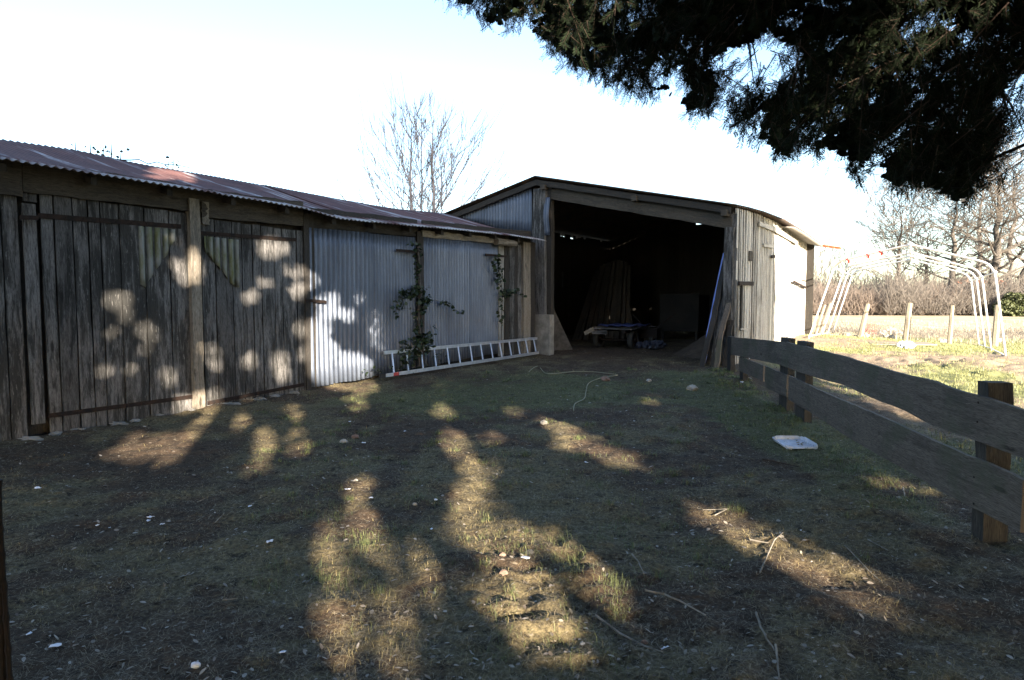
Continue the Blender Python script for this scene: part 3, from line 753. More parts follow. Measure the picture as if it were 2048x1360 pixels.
# --- left inner wall and back wall with chinks
def cpl(o, d): 
    p = PL(o[:2], d[:2]); return p
LW = PL((G.P(s_l-.1, 0))[:2], Dd)              # left wall of the barn, along the shed direction
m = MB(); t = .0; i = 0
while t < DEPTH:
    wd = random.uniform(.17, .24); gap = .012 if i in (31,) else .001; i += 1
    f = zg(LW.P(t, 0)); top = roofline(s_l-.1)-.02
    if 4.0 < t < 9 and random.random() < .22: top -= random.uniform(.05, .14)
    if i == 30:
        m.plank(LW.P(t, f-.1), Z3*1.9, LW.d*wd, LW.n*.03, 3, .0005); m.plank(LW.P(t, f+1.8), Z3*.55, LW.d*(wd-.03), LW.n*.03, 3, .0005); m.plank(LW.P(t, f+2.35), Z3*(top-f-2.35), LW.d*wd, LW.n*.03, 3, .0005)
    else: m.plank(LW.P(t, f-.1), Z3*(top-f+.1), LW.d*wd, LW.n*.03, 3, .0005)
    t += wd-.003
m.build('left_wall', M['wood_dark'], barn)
BWo = G.P(s_l, 0)+Bd*DEPTH
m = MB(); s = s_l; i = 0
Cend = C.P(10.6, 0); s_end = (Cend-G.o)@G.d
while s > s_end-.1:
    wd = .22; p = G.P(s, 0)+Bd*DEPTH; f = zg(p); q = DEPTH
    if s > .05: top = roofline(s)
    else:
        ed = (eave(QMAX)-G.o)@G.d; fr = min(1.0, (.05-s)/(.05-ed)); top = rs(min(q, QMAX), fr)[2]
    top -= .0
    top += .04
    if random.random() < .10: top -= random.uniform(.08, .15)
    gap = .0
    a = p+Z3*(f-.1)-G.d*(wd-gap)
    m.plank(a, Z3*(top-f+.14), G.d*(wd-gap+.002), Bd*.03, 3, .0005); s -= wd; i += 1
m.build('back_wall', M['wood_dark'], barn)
# --- lath side wall
m = MB(); t = 0.05; tend = 10.6; lathtop = []
while t < tend:
    wd = random.uniform(.09, .20); gap = random.uniform(.06, .11) if t < 3 else random.uniform(.03, .06)
    p = C.P(t, 0); f = zg(p); q = (p-G.o)@Bd
    e = eave(q); ki = (e-C.P(t, 0))@C.n
    ed = (e-G.o)@G.d; sd = (p-G.o)@G.d; fr = (.05-sd)/(.05-ed)
    top = rs(q, min(1.0, fr))[2]-.01
    low = f-.05+(random.uniform(0, .1) if random.random() < .2 else 0)
    kk = random.uniform(-.01, .02)
    m.plank(C.P(t, low, kk), Z3*(top-low), C.d*wd, C.n*random.uniform(.02, .045), 10, .010, .02, random.uniform(.75, 1)); t += wd+gap
m.build('lath_wall', M['wood_slat'], barn)
m = MB()                                         # added dark backing that imitates the barn's shade in the gaps
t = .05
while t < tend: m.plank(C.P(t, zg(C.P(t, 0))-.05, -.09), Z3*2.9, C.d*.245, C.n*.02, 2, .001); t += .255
m.build('shade_backing', M['wood_dark'], barn)
m = MB(); C0 = C.P(0.02, .1, -.1); m.plank(C0, Z3*(z_r-.25), C.d*.16, C.n*.14, 8, .008); m.build('corner_post', M['wood_grey'], barn)
# side door of laths with rails
def cbeam(a, b, h, k, th, mat, name, jit=.004):
    A = C.p(*a, k); B = C.p(*b, k); m = MB(); m.plank(A, B-A, Z3*h, C.n*th, 6, jit); return m
dr = None
m = MB(); tA = C.inv(1517, 445, .05)[0]; tB = C.inv(1545, 455, .05)[0]; t = tA
ztop = C.inv(1530, 452, .05)[1]
while t < tB+2.6:
    wd = random.uniform(.09, .17); zt = ztop-.02-.0*t; f = zg(C.P(t, 0)); m.plank(C.P(t, f+.02, .04), Z3*(zt-f-.05+random.uniform(-.06, 0)), C.d*wd, C.n*.02, 8, .008, .01); t += wd+.035
dr = m.build('lath_door', M['wood_slat'], barn)
cbeam((1517, 452), (1545, 462), .11, .08, .03, None, '').build('door_rail', M['wood_slat'], dr)
cbeam((1545, 462), (1594, 490), .14, .09, .03, None, '').build('door_rail', M['wood_slat'], dr)
cbeam((1527, 493), (1546, 497), .09, .09, .02, None, '').build('door_rail', M['wood_slat'], dr)
cbeam((1476, 571), (1505, 571), .09, .06, .03, None, '').build('hinge', M['iron'], barn)
cbeam((1586, 565), (1611, 577), .06, .10, .03, None, '').build('hinge', M['iron'], barn)
cbeam((1542, 516), (1549, 516), .08, .1, .02, None, '').build('latch', M['iron'], barn)
cbeam((1497, 522), (1504, 522), .23, .05, .02, None, '').build('patch_board', M['wood_fresh'], barn)
cbeam((1480, 660), (1492, 660), .04, .08, .03, None, '').build('cleat', M['wood_slat'], barn)
m = MB(); A = C.p(1480, 662, .05); m.plank(A, Z3*1.05, C.d*.14, C.n*.02, 5, .004); m.build('dark_slot', M['wood_dark'], barn)  # dark board imitates the shade of an open slot

# ================================================================ INSIDE THE BARN
def local(s, q, z=0): p = G.P(s, 0)+Bd*q; return np.array([p[0], p[1], zg(p)+z])
# cart
def wheel(center, axis, r, wdt, parent, name='wheel'):
    axis = axis/np.linalg.norm(axis); m = MB(); up = Z3; sd = np.cross(axis, up)
    V = []; F = []; prof = [(-wdt/2, r*.62), (-wdt/2, r*.92), (-wdt*.3, r), (wdt*.3, r), (wdt/2, r*.92), (wdt/2, r*.62)]
    n = 24
    for i in range(n):
        a = 2*math.pi*i/n; d = sd*math.cos(a)+up*math.sin(a)
        for (w_, rr) in prof: V.append(center+axis*w_+d*rr)
    for i in range(n):
        for j in range(6): F.append((i*6+j, i*6+(j+1) % 6, ((i+1) % n)*6+(j+1) % 6, ((i+1) % n)*6+j))
    w0 = m.add(V, F).build(name, M['rubber_grey'], parent, smooth=True)
    m = MB(); m.tube([center-axis*wdt*.32, center+axis*wdt*.32], [r*.63, r*.63], 20); m.tube([center-axis*wdt*.6, center+axis*wdt*.6], [r*.16, r*.16], 10); m.build('rim', M['iron'], w0)
    return w0
cart_c = at(1222, 690, 17.2); cart_c[2] = zg(cart_c)
cx = np.array([.82, -.57, 0]); cx /= np.linalg.norm(cx); cy = np.array([-cx[1], cx[0], 0])
cart = thing('flat_cart', cart_c, 'low two wheeled wooden cart carrying dark blue sheet inside the barn', 'cart')
m = MB()
for i in range(6): m.plank(cart_c-cx*.62+cy*(-.1+i*.32)+Z3*(.56+.02*(i % 2)), cx*1.28, cy*.3, Z3*.035, 4, .006)
m.build('deck', M['wood_grey'], cart)
m = MB()
for sx in (-.45, .4): m.plank(cart_c+cx*sx-cy*.15+Z3*.47, cy*2.0, cx*.09, Z3*.09, 4, .005)
m.build('chassis', M['iron'], cart)
m = MB(); m.tube([cart_c-cx*.6+cy*.3+Z3*.26, cart_c+cx*.55+cy*.3+Z3*.26], .03, 8); m.build('axle', M['iron'], cart)
wheel(cart_c+cx*.52+cy*.3+Z3*.27, cx, .27, .14, cart); wheel(cart_c-cx*.52+cy*.3+Z3*.27, cx, .27, .14, cart)
m = MB(); m.plank(cart_c-cx*.72-cy*.18+Z3*.38, cx*.30+Z3*.14, Z3*.10-cx*.04, cy*.02, 2, .002); m.build('number_board', M['wood_stake'], cart)
m = MB(); m.plank(cart_c-cx*.5-cy*.16+Z3*.42, cx*.45, Z3*.1, cy*.03, 2, .01); m.build('tailboard', M['wood_grey'], cart)
sheet = MB(); V = []; F = []; 
for i in range(13):
    for j in range(9): V.append(cart_c-cx*.4+cx*i*.09+cy*(.0+j*.16)+Z3*(.66+.02*math.sin(i*1.7+j)+.02*math.sin(j*2.1)))
F = [(i*9+j, (i+1)*9+j, (i+1)*9+j+1, i*9+j+1) for i in range(12) for j in range(8)]
tag(sheet.add(V, F).build('blue_sheet', M['blue_sheet'], smooth=True, solid=.02), 'dark blue panel lying on the flat cart in the barn', 'sheet')
# leaning plank stack behind the cart
tops = [(1192, 540), (1200, 532), (1207, 528), (1214, 525), (1222, 522), (1230, 520), (1238, 522), (1246, 524), (1252, 530), (1186, 552), (1212, 530), (1235, 526)]
bots = [(1152, 655), (1166, 655), (1178, 655), (1190, 655), (1202, 655), (1216, 655), (1228, 655), (1240, 655), (1252, 652), (1144, 650), (1208, 658), (1262, 652)]
words = ['first', 'second', 'third', 'fourth', 'fifth', 'sixth', 'seventh', 'eighth', 'ninth', 'tenth', 'eleventh', 'twelfth']
order = sorted(range(12), key=lambda i: bots[i][0])
for rank, i in enumerate(order):
    A = at(*bots[i], 20.6+.1*(i % 3)); A[2] = zg(A); B = at(*tops[i], 21.6+.08*(i % 3)); m = MB()
    m.plank(A, B-A, cx*random.uniform(.14, .2), cy*.04, 6, .006, .01)
    tag(m.build('leaning_plank', M['wood_int' if i % 3 else 'wood_beam']), words[rank]+' long plank from the left in the stack leaning at the back of the barn', 'plank', 'planks leaning inside the barn')
# grey plywood panel at the back right
A = at(1318, 645, 19.5); A[2] = zg(A)+.3; m = MB(); ex = at(1396, 645, 18.8)-at(1318, 645, 19.5); ex[2] = 0
m.plank(A, ex, Z3*1.15+cy*.1, cy*.03, 3, .003); 
pn = thing('machine_box', A-Z3*.3, 'large grey panelled box standing in the back right of the barn', 'box')
m.build('front_panel', M['card'], pn); m = MB(); m.box(A+cy*.05, ex, cy*1.0, Z3*1.1); m.build('body', M['card'], pn)
for f in (.03, .9): m = MB(); m.box(A-Z3*.3+ex*f+cy*.1, Z3*.32, ex*.06, cy*.08); m.build('foot', M['wood_dark'], pn)
# small tiller beside the cart
A = at(1292, 672, 17.8); A[2] = zg(A)
tl_ = thing('garden_tiller', A, 'rusty engine tiller with raised handlebar behind the cart', 'tiller')
m = MB(); m.box(A+np.array([-.2, -.15, .25]), cx*.5, cy*.3, Z3*.28); m.tube([A+np.array([0, 0, .5]), A+np.array([0, 0, .62])], [.1, .08], 10); m.build('engine', M['rusty_metal'], tl_)
m = MB(); m.tube([A+Z3*.35+cx*.1, A+Z3*.7+cx*.5, A+Z3*.95+cx*.85], .02, 6); m.tube([A+Z3*.35-cx*.05+cy*.2, A+Z3*.7-cx*.3+cy*.2, A+Z3*.9-cx*.5+cy*.2], .02, 6); m.build('handlebar', M['iron'], tl_)
wheel(A+cx*.25-cy*.1+Z3*.18, cx, .18, .1, tl_); wheel(A-cx*.15-cy*.1+Z3*.18, cx, .18, .1, tl_)
# tarp bundle
A = ghit(1295, 697); m = MB(); 
for i in range(7): m.blob(A+cx*(-.3+.11*i)+Z3*(.06+.01*i)+cy*random.uniform(-.05, .05), (.14, .16, .10), 12, 8, .28)
tag(m.build('plastic_bundle', M['tarp'], smooth=False), 'crumpled dark plastic bundle on the earth beside the cart wheel', 'bundle')
# heap of earth inside
m = MB(); A = local(-4.0, 1.9)
V = []; F = []
for i in range(25):
    for j in range(25):
        x, y = (i-12)/12, (j-12)/12; r = math.hypot(x, y); p = A+cx*x*1.1+cy*y*1.2; V.append((p[0], p[1], float(gz(p[0], p[1]))+.55*max(-.1, math.cos(min(r, 1)*math.pi)*.5+.5-.04)+.05*float(fbm(p[0]*3, p[1]*3, 5))*(r < .9)))
F = [(i*25+j, (i+1)*25+j, (i+1)*25+j+1, i*25+j+1) for i in range(24) for j in range(24)]
m.add(V, F); tag(m.build('earth_heap', M['mud'], smooth=True), 'heap of brown earth inside the right side of the barn', 'earth heap')
# slab leaning at the left post
A = ghit(1102, 702); B = ghit(1144, 699); T = at(1104, 618, A[1]); m = MB(); m.add([A, B, B+cy*.05, A+cy*.05, T, T+cy*.05, T+cx*.06], [(0, 1, 6, 4), (3, 5, 6, 2), (0, 4, 5, 3), (1, 2, 6), (4, 6, 5), (0, 3, 2, 1)])
tag(m.build('broken_slab', M['slab']), 'broken triangular grey slab leaning inside the left barn post', 'slab')

# boards leaning on the right post (outside)
def leanboard(b, t, Yb, Yt, wd, th, mat, label, name='leaning_board', jit=.01, bend=.03):
    A = at(*b, Yb); A[2] = float(gz(A[0], A[1])); B = at(*t, Yt); m = MB()
    side = np.array([.75, -.66, 0]); m.plank(A, B-A, side*wd, np.array([.66, .75, 0])*th, 14, jit, bend)
    return tag(m.build(name, M[mat]), label, 'board', 'boards leaning against the right barn post')
leanboard((1401, 716), (1446, 506), 13.75, 14.0, .10, .03, 'blue_board', 'narrow bright blue board leaning leftmost at the right barn post', jit=.004)
leanboard((1398, 728), (1449, 500), 13.4, 13.9, .11, .04, 'wood_dark', 'dark ragged plank leaning just right of the blue board')
leanboard((1420, 716), (1450, 560), 13.5, 13.8, .14, .035, 'wood_grey', 'smooth grey board leaning in the middle of the bundle', jit=.004)
leanboard((1409, 700), (1436, 600), 13.9, 14.0, .09, .03, 'wood_dark', 'short dark board leaning behind the grey one')
leanboard((1427, 737), (1460, 580), 13.2, 13.6, .10, .05, 'wood_fence', 'long knotty barked plank leaning nearest the fence end', bend=.05)
leanboard((1444, 735), (1458, 640), 13.3, 13.5, .10, .04, 'wood_dark', 'stub of dark board standing beside the fence end')

# ================================================================ LADDER
A = W.p(767, 709, .10); B = W.p(1073, 679, .10)
La = W.p(766, 755, .28); Lb = W.p(1076, 708, .28)
ladder = thing('ladder', (La+Lb)/2, 'long aluminium ladder lying on its side against the foot of the metal wall', 'ladder')
def rail(a, b): m = MB(); d = (b-a); m.plank(a, d, Z3*.065, W.n*.028, 2, .0); return m.build('rail', M['alu'], ladder)
rail(A, B); rail(La, Lb)
rt = [783, 812, 841, 867, 893, 915, 939, 960, 980, 998, 1017, 1034, 1050, 1066]; rb = [789, 818, 848, 874, 899, 922, 944, 966, 984, 1004, 1021, 1038, 1055, 1071]
for a, b in zip(rt, rb):
    fa = (W.inv(a, 690, .10)[0]-W.inv(767, 690, .10)[0])/(W.inv(1073, 690, .10)[0]-W.inv(767, 690, .10)[0])
    p = A+(B-A)*fa+Z3*.03+W.n*.014; q = La+(Lb-La)*min(1, fa+.012)+Z3*.03+W.n*.014
    m = MB(); m.tube([p, q], .017, 8); m.build('rung', M['alu'], ladder)
m = MB(); p = La+(Lb-La)*.05; m.box(p-W.d*.02+W.n*.029, W.d*.14, Z3*.066, W.n*.004); m.build('red_mark', M['alu_red'], ladder)
m = MB(); m.box(La-W.d*.1-W.n*.005-Z3*.004, W.d*.14, Z3*.075, W.n*.038); m.build('foot', M['rubber_grey'], ladder)

# ================================================================ BOARD FENCE
FN = PL((3.19, 4.17), (4.45-3.19, 12.9-4.17)); 
if FN.n@(CAM-FN.o) < 0: FN.n = -FN.n
fence = thing('board_fence', FN.P(4, 0), 'low fence of wide wavy unpainted boards on wooden posts at right', 'fence')
def z7(x, y): return (1420+x*.3825, 640+y*.3825)
def fboard(top, bot, k, name='fence_board', th=.03, mat='wood_fence'):
    T = sorted(FN.inv(*z7(*p), k) for p in top); B_ = sorted(FN.inv(*z7(*p), k) for p in bot)
    t0 = max(T[0][0], B_[0][0])-.0; t1 = min(T[-1][0], B_[-1][0]); n = 40; V = []; F = []; U = []; ru, rv = random.uniform(0, 50), random.uniform(0, 50)
    for i in range(n+1):
        t = t0+(t1-t0)*i/n; zt = np.interp(t, [a for a, b in T], [b for a, b in T])+random.uniform(-.004, .004); zb = np.interp(t, [a for a, b in B_], [b for a, b in B_])+random.uniform(-.003, .003)
        V += [FN.P(t, zb, k), FN.P(t, zt, k), FN.P(t, zt, k-th), FN.P(t, zb, k-th)]
    for i in range(n):
        a = 4*i; x0 = ru+(t1-t0)*i/n; x1 = ru+(t1-t0)*(i+1)/n; yy = [rv, rv+.37, rv+.4, rv+.77, rv+.8]
        for j in range(4):
            j2 = (j+1) % 4; F.append((a+j, a+4+j, a+4+j2, a+j2)); U.append([(x0, yy[j]), (x1, yy[j]), (x1, yy[j+1]), (x0, yy[j+1])])
    e = 4*n; F += [(0, 1, 2, 3), (e+3, e+2, e+1, e)]; U += [[(ru, rv)]*4]*2
    m = MB(); m.add(V, F, U); return m.build(name, M[mat], fence)
def sp(pts, k=0):          # sanity helper
    return [FN.inv(*z7(*p), k) for p in pts]
K = .06
fboard([(108, 88), (400, 115), (560, 155), (700, 190), (860, 240), (1000, 280), (1170, 318), (1300, 375), (1440, 405), (1660, 478)],
       [(110, 180), (350, 230), (500, 285), (700, 340), (850, 410), (1000, 465), (1170, 555), (1400, 635), (1660, 732)], K)
fboard([(130, 182), (280, 238)], [(150, 265), (280, 322)], K-.01)
fboard([(282, 238), (402, 290)], [(285, 350), (402, 405)], K)
fboard([(411, 290), (600, 380), (860, 490), (1100, 600), (1300, 690), (1500, 770), (1640, 838)],
       [(408, 415), (560, 505), (700, 600), (870, 700), (1050, 800), (1250, 920), (1450, 1020), (1622, 1110)], K)
def fpost(u0, u1, vt, vb, mat, k=-.14, d=.09):
    t0, zt = FN.inv(u0, vt, K-.03); t1, _ = FN.inv(u1, vt, K-.03); _, zb = FN.inv(u0, vb, K-.03)
    m = MB(); a = min(t0, t1); m.plank(FN.P(a, zb-.2, K-.03-d), Z3*(zt-zb+.2), FN.d*abs(t1-t0), FN.n*d*.98, 8, .005, .008); return m.build('fence_post', M[mat], fence)
for t_, zz_ in ((-.02, .93), (-.02, .80), (-.01, .42), (-.02, .24), (4.85, .80), (4.87, .66), (5.3, .78), (4.9, .42)):
    m = MB(); m.tube([FN.P(t_, zz_, K-.001), FN.P(t_, zz_, K+.004)], .007, 8); m.build('nail_head', M['iron'], fence)
# the heavy near post is a quarter-split log
p0 = ghit(1985, 1080); fx = 3.33; 
m = MB(); t_near = .02
m.plank(FN.P(t_near-.09, -.2, -.125), Z3*1.27, FN.d*.13, FN.n*.15, 10, .008, .012, .92); m.build('fence_post', M['wood_fresh'], fence)
fpost(1561, 1577, 674, 800, 'wood_fresh'); fpost(1594, 1613, 681, 822, 'wood_fresh')
fpost(1455, 1462, 672, 735, 'wood_dark'); fpost(1480, 1487, 700, 745, 'wood_dark')

# ================================================================ WHITE TUBE FRAME
SHIFT = np.array([.637, 1.0, 0])*1.0
def arch(off, last=False):
    k = 1.0
    fl = at(1617, 678, 19.9); fl[2] = zg(fl); fr = at(2012, 718, 15.3)
    hl = at(1668, 535, 19.9); h2 = at(1680, 522, 19.6); ap = at(1821, 489, 17.5); hr1 = at(1975, 526, 15.6); hr2 = at(1990, 545, 15.35)
    pts = [fl-Z3*.1, hl, h2, ap, hr1, hr2, fr-Z3*.1]
    return [p+SHIFT*off for p in pts]
def smooth_path(pts, r=.18):
    out = [pts[0]]
    for i in range(1, len(pts)-1):
        a, b, c = pts[i-1], pts[i], pts[i+1]
        p = b+(a-b)/np.linalg.norm(a-b)*min(r, np.linalg.norm(a-b)*.4); q = b+(c-b)/np.linalg.norm(c-b)*min(r, np.linalg.norm(c-b)*.4)
        for f in (0, .25, .5, .75, 1): out.append((1-f)**2*p+2*f*(1-f)*b+f*f*q)
    out.append(pts[-1]); return out
gaz = thing('tube_frame', at(1820, 700, 19), 'white tubular shelter frame without its cover standing in the paddock', 'frame')
offs = [0, 2.8, 4.3, 6.0]; arcs = []
for o_ in offs:
    p = arch(o_); 
    for j in (0, 6): p[j][2] = zg(p[j])-.05
    arcs.append(p); m = MB(); m.tube(smooth_path(p), .028, 8); m.build('arch', M['white_tube'], gaz, smooth=True)
for j, nm in ((3, 'ridge_tube'), (1, 'side_tube'), (5, 'side_tube')):
    m = MB(); m.tube([a[j] for a in arcs], .022, 8); m.build(nm, M['white_tube'], gaz, smooth=True)
for j in (0, 6):
    m = MB(); m.tube([a[j]+Z3*.09 for a in arcs], .02, 8); m.build('ground_tube', M['white_tube'], gaz, smooth=True)
for (f, s_) in ((.42, .05), (.6, .035), (.12, .03)):
    p = arcs[0][2]+(arcs[0][3]-arcs[0][2])*f; m = MB(); m.tube([p-(arcs[0][3]-arcs[0][2])*.012, p+(arcs[0][3]-arcs[0][2])*.012], .036, 8); m.plank(p-Z3*.12, Z3*.14, cx*.05, cy*.005, 3, .01); m.build('red_tape', M['red_tape'], gaz)
for a in arcs:
    for j in (3, 1, 5): m = MB(); m.blob(a[j], (.045, .045, .045), 8, 6, .05); m.build('joint', M['white_tube'], gaz, smooth=True)

# ================================================================ STAKES, STONES, OBJECTS IN THE PADDOCK
def stake(b, t, Yb, r, label, mat='wood_stake'):
    A = at(*b, Yb); A[2] = zg(A); B = at(*t, Yb+.1); m = MB()
    m.tube([A-Z3*.2, A*.6+B*.4+cx*.01, B], [r*1.05, r, r*.85], 7); return tag(m.build('fence_stake', M[mat]), label, 'stake', 'leaning stakes along the edge of the field')
stake((1719, 678), (1736, 608), 23.0, .09, 'short leaning stake with mossy foot beside the red netting')
stake((1811, 678), (1820, 606), 22.5, .10, 'thick sunlit stake leaning slightly behind the rubble')
stake((1898, 690), (1905, 611), 21.0, .07, 'slim upright stake between the rubble and the right tubes')
stake((1989, 690), (1996, 610), 21.0, .10, 'thick stake behind the rightmost white tubes')
stake((1636, 672), (1661, 606), 22.5, .06, 'left stake leaning among the left white tubes')
stake((1628, 676), (1650, 610), 21.8, .05, 'thin leaning stake nearest the barn corner')
def stone(u, v, r, label, mat='stone', name='stone', grp='loose stones in the paddock', cat='stone'):
    A = ghit(u, v); m = MB(); m.blob(A+Z3*r*.35, (r, r*.8, r*.6), 9, 7, .18, rot=random.uniform(0, 6)); tag(m.build(name, M[mat]), label, cat, grp)
for (u, v, r, l) in ((1693, 671, .13, 'rounded stone left of the mossy stake'), (1708, 674, .09, 'small stone at the foot of the mossy stake'), (1728, 674, .17, 'pale block right of the mossy stake foot'),
    (1765, 668, .18, 'left stone of the rubble heap'), (1782, 664, .20, 'top stone of the rubble heap'), (1795, 670, .20, 'right pale stone of the rubble heap'), (1784, 678, .16, 'flat white stone in front of the rubble heap'),
    (1772, 674, .12, 'small stone low in the rubble heap'), (1998, 684, .14, 'stone beside the thick right stake'), (1888, 686, .15, 'stone left of the slim stake')):
    stone(u, v, r, l)
A = ghit(1812, 696); m = MB(); [m.blob(A+np.array([random.uniform(-.15, .15), random.uniform(-.1, .1), .08]), (.14, .12, .1), 9, 6, .3) for _ in range(4)]
tag(m.build('white_bag', M['white_plastic']), 'crumpled white plastic bag on the bare soil in the paddock', 'bag')
m = MB(); A = ghit(1795, 690)
m.add([A+np.array([-.9, -.3, .03]), A+np.array([.9, -.4, .03]), A+np.array([1.1, .4, .05]), A+np.array([-.6, .5, .05])], [(0, 1, 2, 3)]); tag(m.build('pale_board', M['wood_stake'], solid=.03), 'flat pale board lying on the soil behind the white bag', 'board')
m = MB(); A = ghit(1740, 668)
for i in range(7):
    for j in range(6):
        p = A+cx*(i*.08-.25)+Z3*(.02+j*.08); 
        if i < 6: m.tube([p, p+cx*.08+Z3*random.uniform(-.02, .02)], .008, 4)
        if j < 5: m.tube([p, p+Z3*.08], .008, 4)
tag(m.build('plastic_netting', M['red_net']), 'scrap of red plastic netting standing beside the mossy stake', 'netting')

# ================================================================ SMALL THINGS IN THE YARD
def stick(px, r, label, mat='stick', seg=5, lift=.012, name='stick', cat='stick', grp='dry sticks lying in the yard'):
    P = [ghit(u, v)+Z3*(lift+r) for u, v in px]; Q = []
    for i in range(len(P)-1):
        for f in (0, .33, .66): Q.append(P[i]*(1-f)+P[i+1]*f+np.array([random.uniform(-1, 1), random.uniform(-1, 1), 0])*r*.5)
    Q.append(P[-1]); m = MB(); m.tube(Q, list(np.linspace(r, r*.5, len(Q))), seg)
    return tag(m.build(name, M[mat]), label, cat, grp)
stick([(1264, 1113), (1277, 1130), (1288, 1154)], .006, 'short pale stick standing out right of the sunny grass tufts')
stick([(1290, 1187), (1330, 1195), (1372, 1215), (1412, 1238)], .007, 'curved brown stick near the lower middle of the yard')
stick([(1192, 1238), (1240, 1275), (1290, 1300), (1326, 1312)], .007, 'long thin stick ending beside the white feather')
stick([(1512, 1232), (1522, 1262), (1534, 1285), (1549, 1309)], .007, 'pale stick bending down at the lower right')
stick([(1550, 1296), (1556, 1330), (1558, 1375)], .006, 'grey stick reaching the bottom edge below the pale bent stick')
stick([(1520, 1150), (1548, 1085), (1566, 1070)], .006, 'twig lying in the sun strip beside a small stone')
stick([(1500, 1085), (1540, 1092)], .007, 'short straw coloured stick in the left of the sun strip')
stick([(1430, 1035), (1455, 1022), (1405, 1024)], .005, 'small forked twig at the upper end of the sun strip')
stick([(1690, 1095), (1740, 1150), (1765, 1170)], .004, 'thin grey twig at the right edge of the sun strip')
stick([(1735, 1083), (1775, 1105)], .004, 'thin twig on dark earth in front of the near fence post')
stick([(1525, 922), (1600, 938)], .007, 'dark stick below the white plastic tray', 'bark_yew')
stick([(1806, 980), (1809, 998)], .008, 'small white twig under the lower fence board')
stick([(395, 1008), (418, 997)], .004, 'thin pale twig in the left of the yard')
stick([(430, 1050), (449, 1030)], .004, 'thin straight twig below the left sun patches')
stick([(612, 1171), (632, 1156)], .004, 'little twig left of the long sun patch')
stick([(446, 1205), (475, 1203)], .004, 'flat pale straw in the dark lower left')
# cord
P = [(1052, 752), (1066, 738), (1078, 735), (1090, 748), (1110, 749), (1150, 745), (1190, 746), (1225, 750), (1234, 753), (1205, 757), (1178, 768), (1172, 785), (1168, 800), (1150, 810), (1147, 828)]
Q = [ghit(u, v)+Z3*.02 for u, v in P]; R2 = []
for i in range(len(Q)-1):
    a = Q[max(i-1, 0)]; b = Q[i]; c = Q[i+1]; d = Q[min(i+2, len(Q)-1)]
    for f in (0, .25, .5, .75): R2.append(.5*((2*b)+(-a+c)*f+(2*a-5*b+4*c-d)*f*f+(-a+3*b-3*c+d)*f**3))
m = MB(); m.tube(R2, .008, 6); tag(m.build('cord', M['cord'], smooth=True), 'pale yellow cord looping over the grass in front of the barn', 'cord')
# plastic tray
A = ghit(1590, 890); tray = thing('plastic_tray', A, 'shallow white plastic tray lying in the dirt near the fence', 'tray')
ex = np.array([.99, .1, .0]); ey = np.array([-.1, .97, .14]); V = []; F = []
def rr(sx, sy, rad, z, n=6):
    out = []
    for cxx, cyy, a0 in ((sx-rad, sy-rad, 0), (-sx+rad, sy-rad, 90), (-sx+rad, -sy+rad, 180), (sx-rad, -sy+rad, 270)):
        for i in range(n+1):
            a = R(a0+90*i/n); out.append(A+ex*(cxx+rad*math.cos(a))+ey*(cyy+rad*math.sin(a))+Z3*z)
    return out
r0 = rr(.195, .17, .07, .035); r1 = rr(.18, .155, .06, .04); r2 = rr(.165, .14, .05, .022); n = len(r0); r00 = rr(.19, .165, .07, .012)
V = [p+Z3*random.uniform(-.012, .014)+ex*random.uniform(-.008, .008) for p in r00+r0+r1+r2]; 
for a in range(3): F += [(a*n+i, a*n+(i+1) % n, (a+1)*n+(i+1) % n, (a+1)*n+i) for i in range(n)]
F.append(tuple(3*n+i for i in range(n)))
m = MB(); m.add(V, F); m.build('shell', M['white_plastic'], tray)
m = MB()
for i in range(9): m.blob(A+ex*random.uniform(-.05, .12)+ey*random.uniform(-.1, .12)+Z3*.032, (.012, .008, .004), 6, 4, .2)
m.build('crumbs', M['grass_dry'], tray); tray.children[-1]['kind'] = 'stuff'
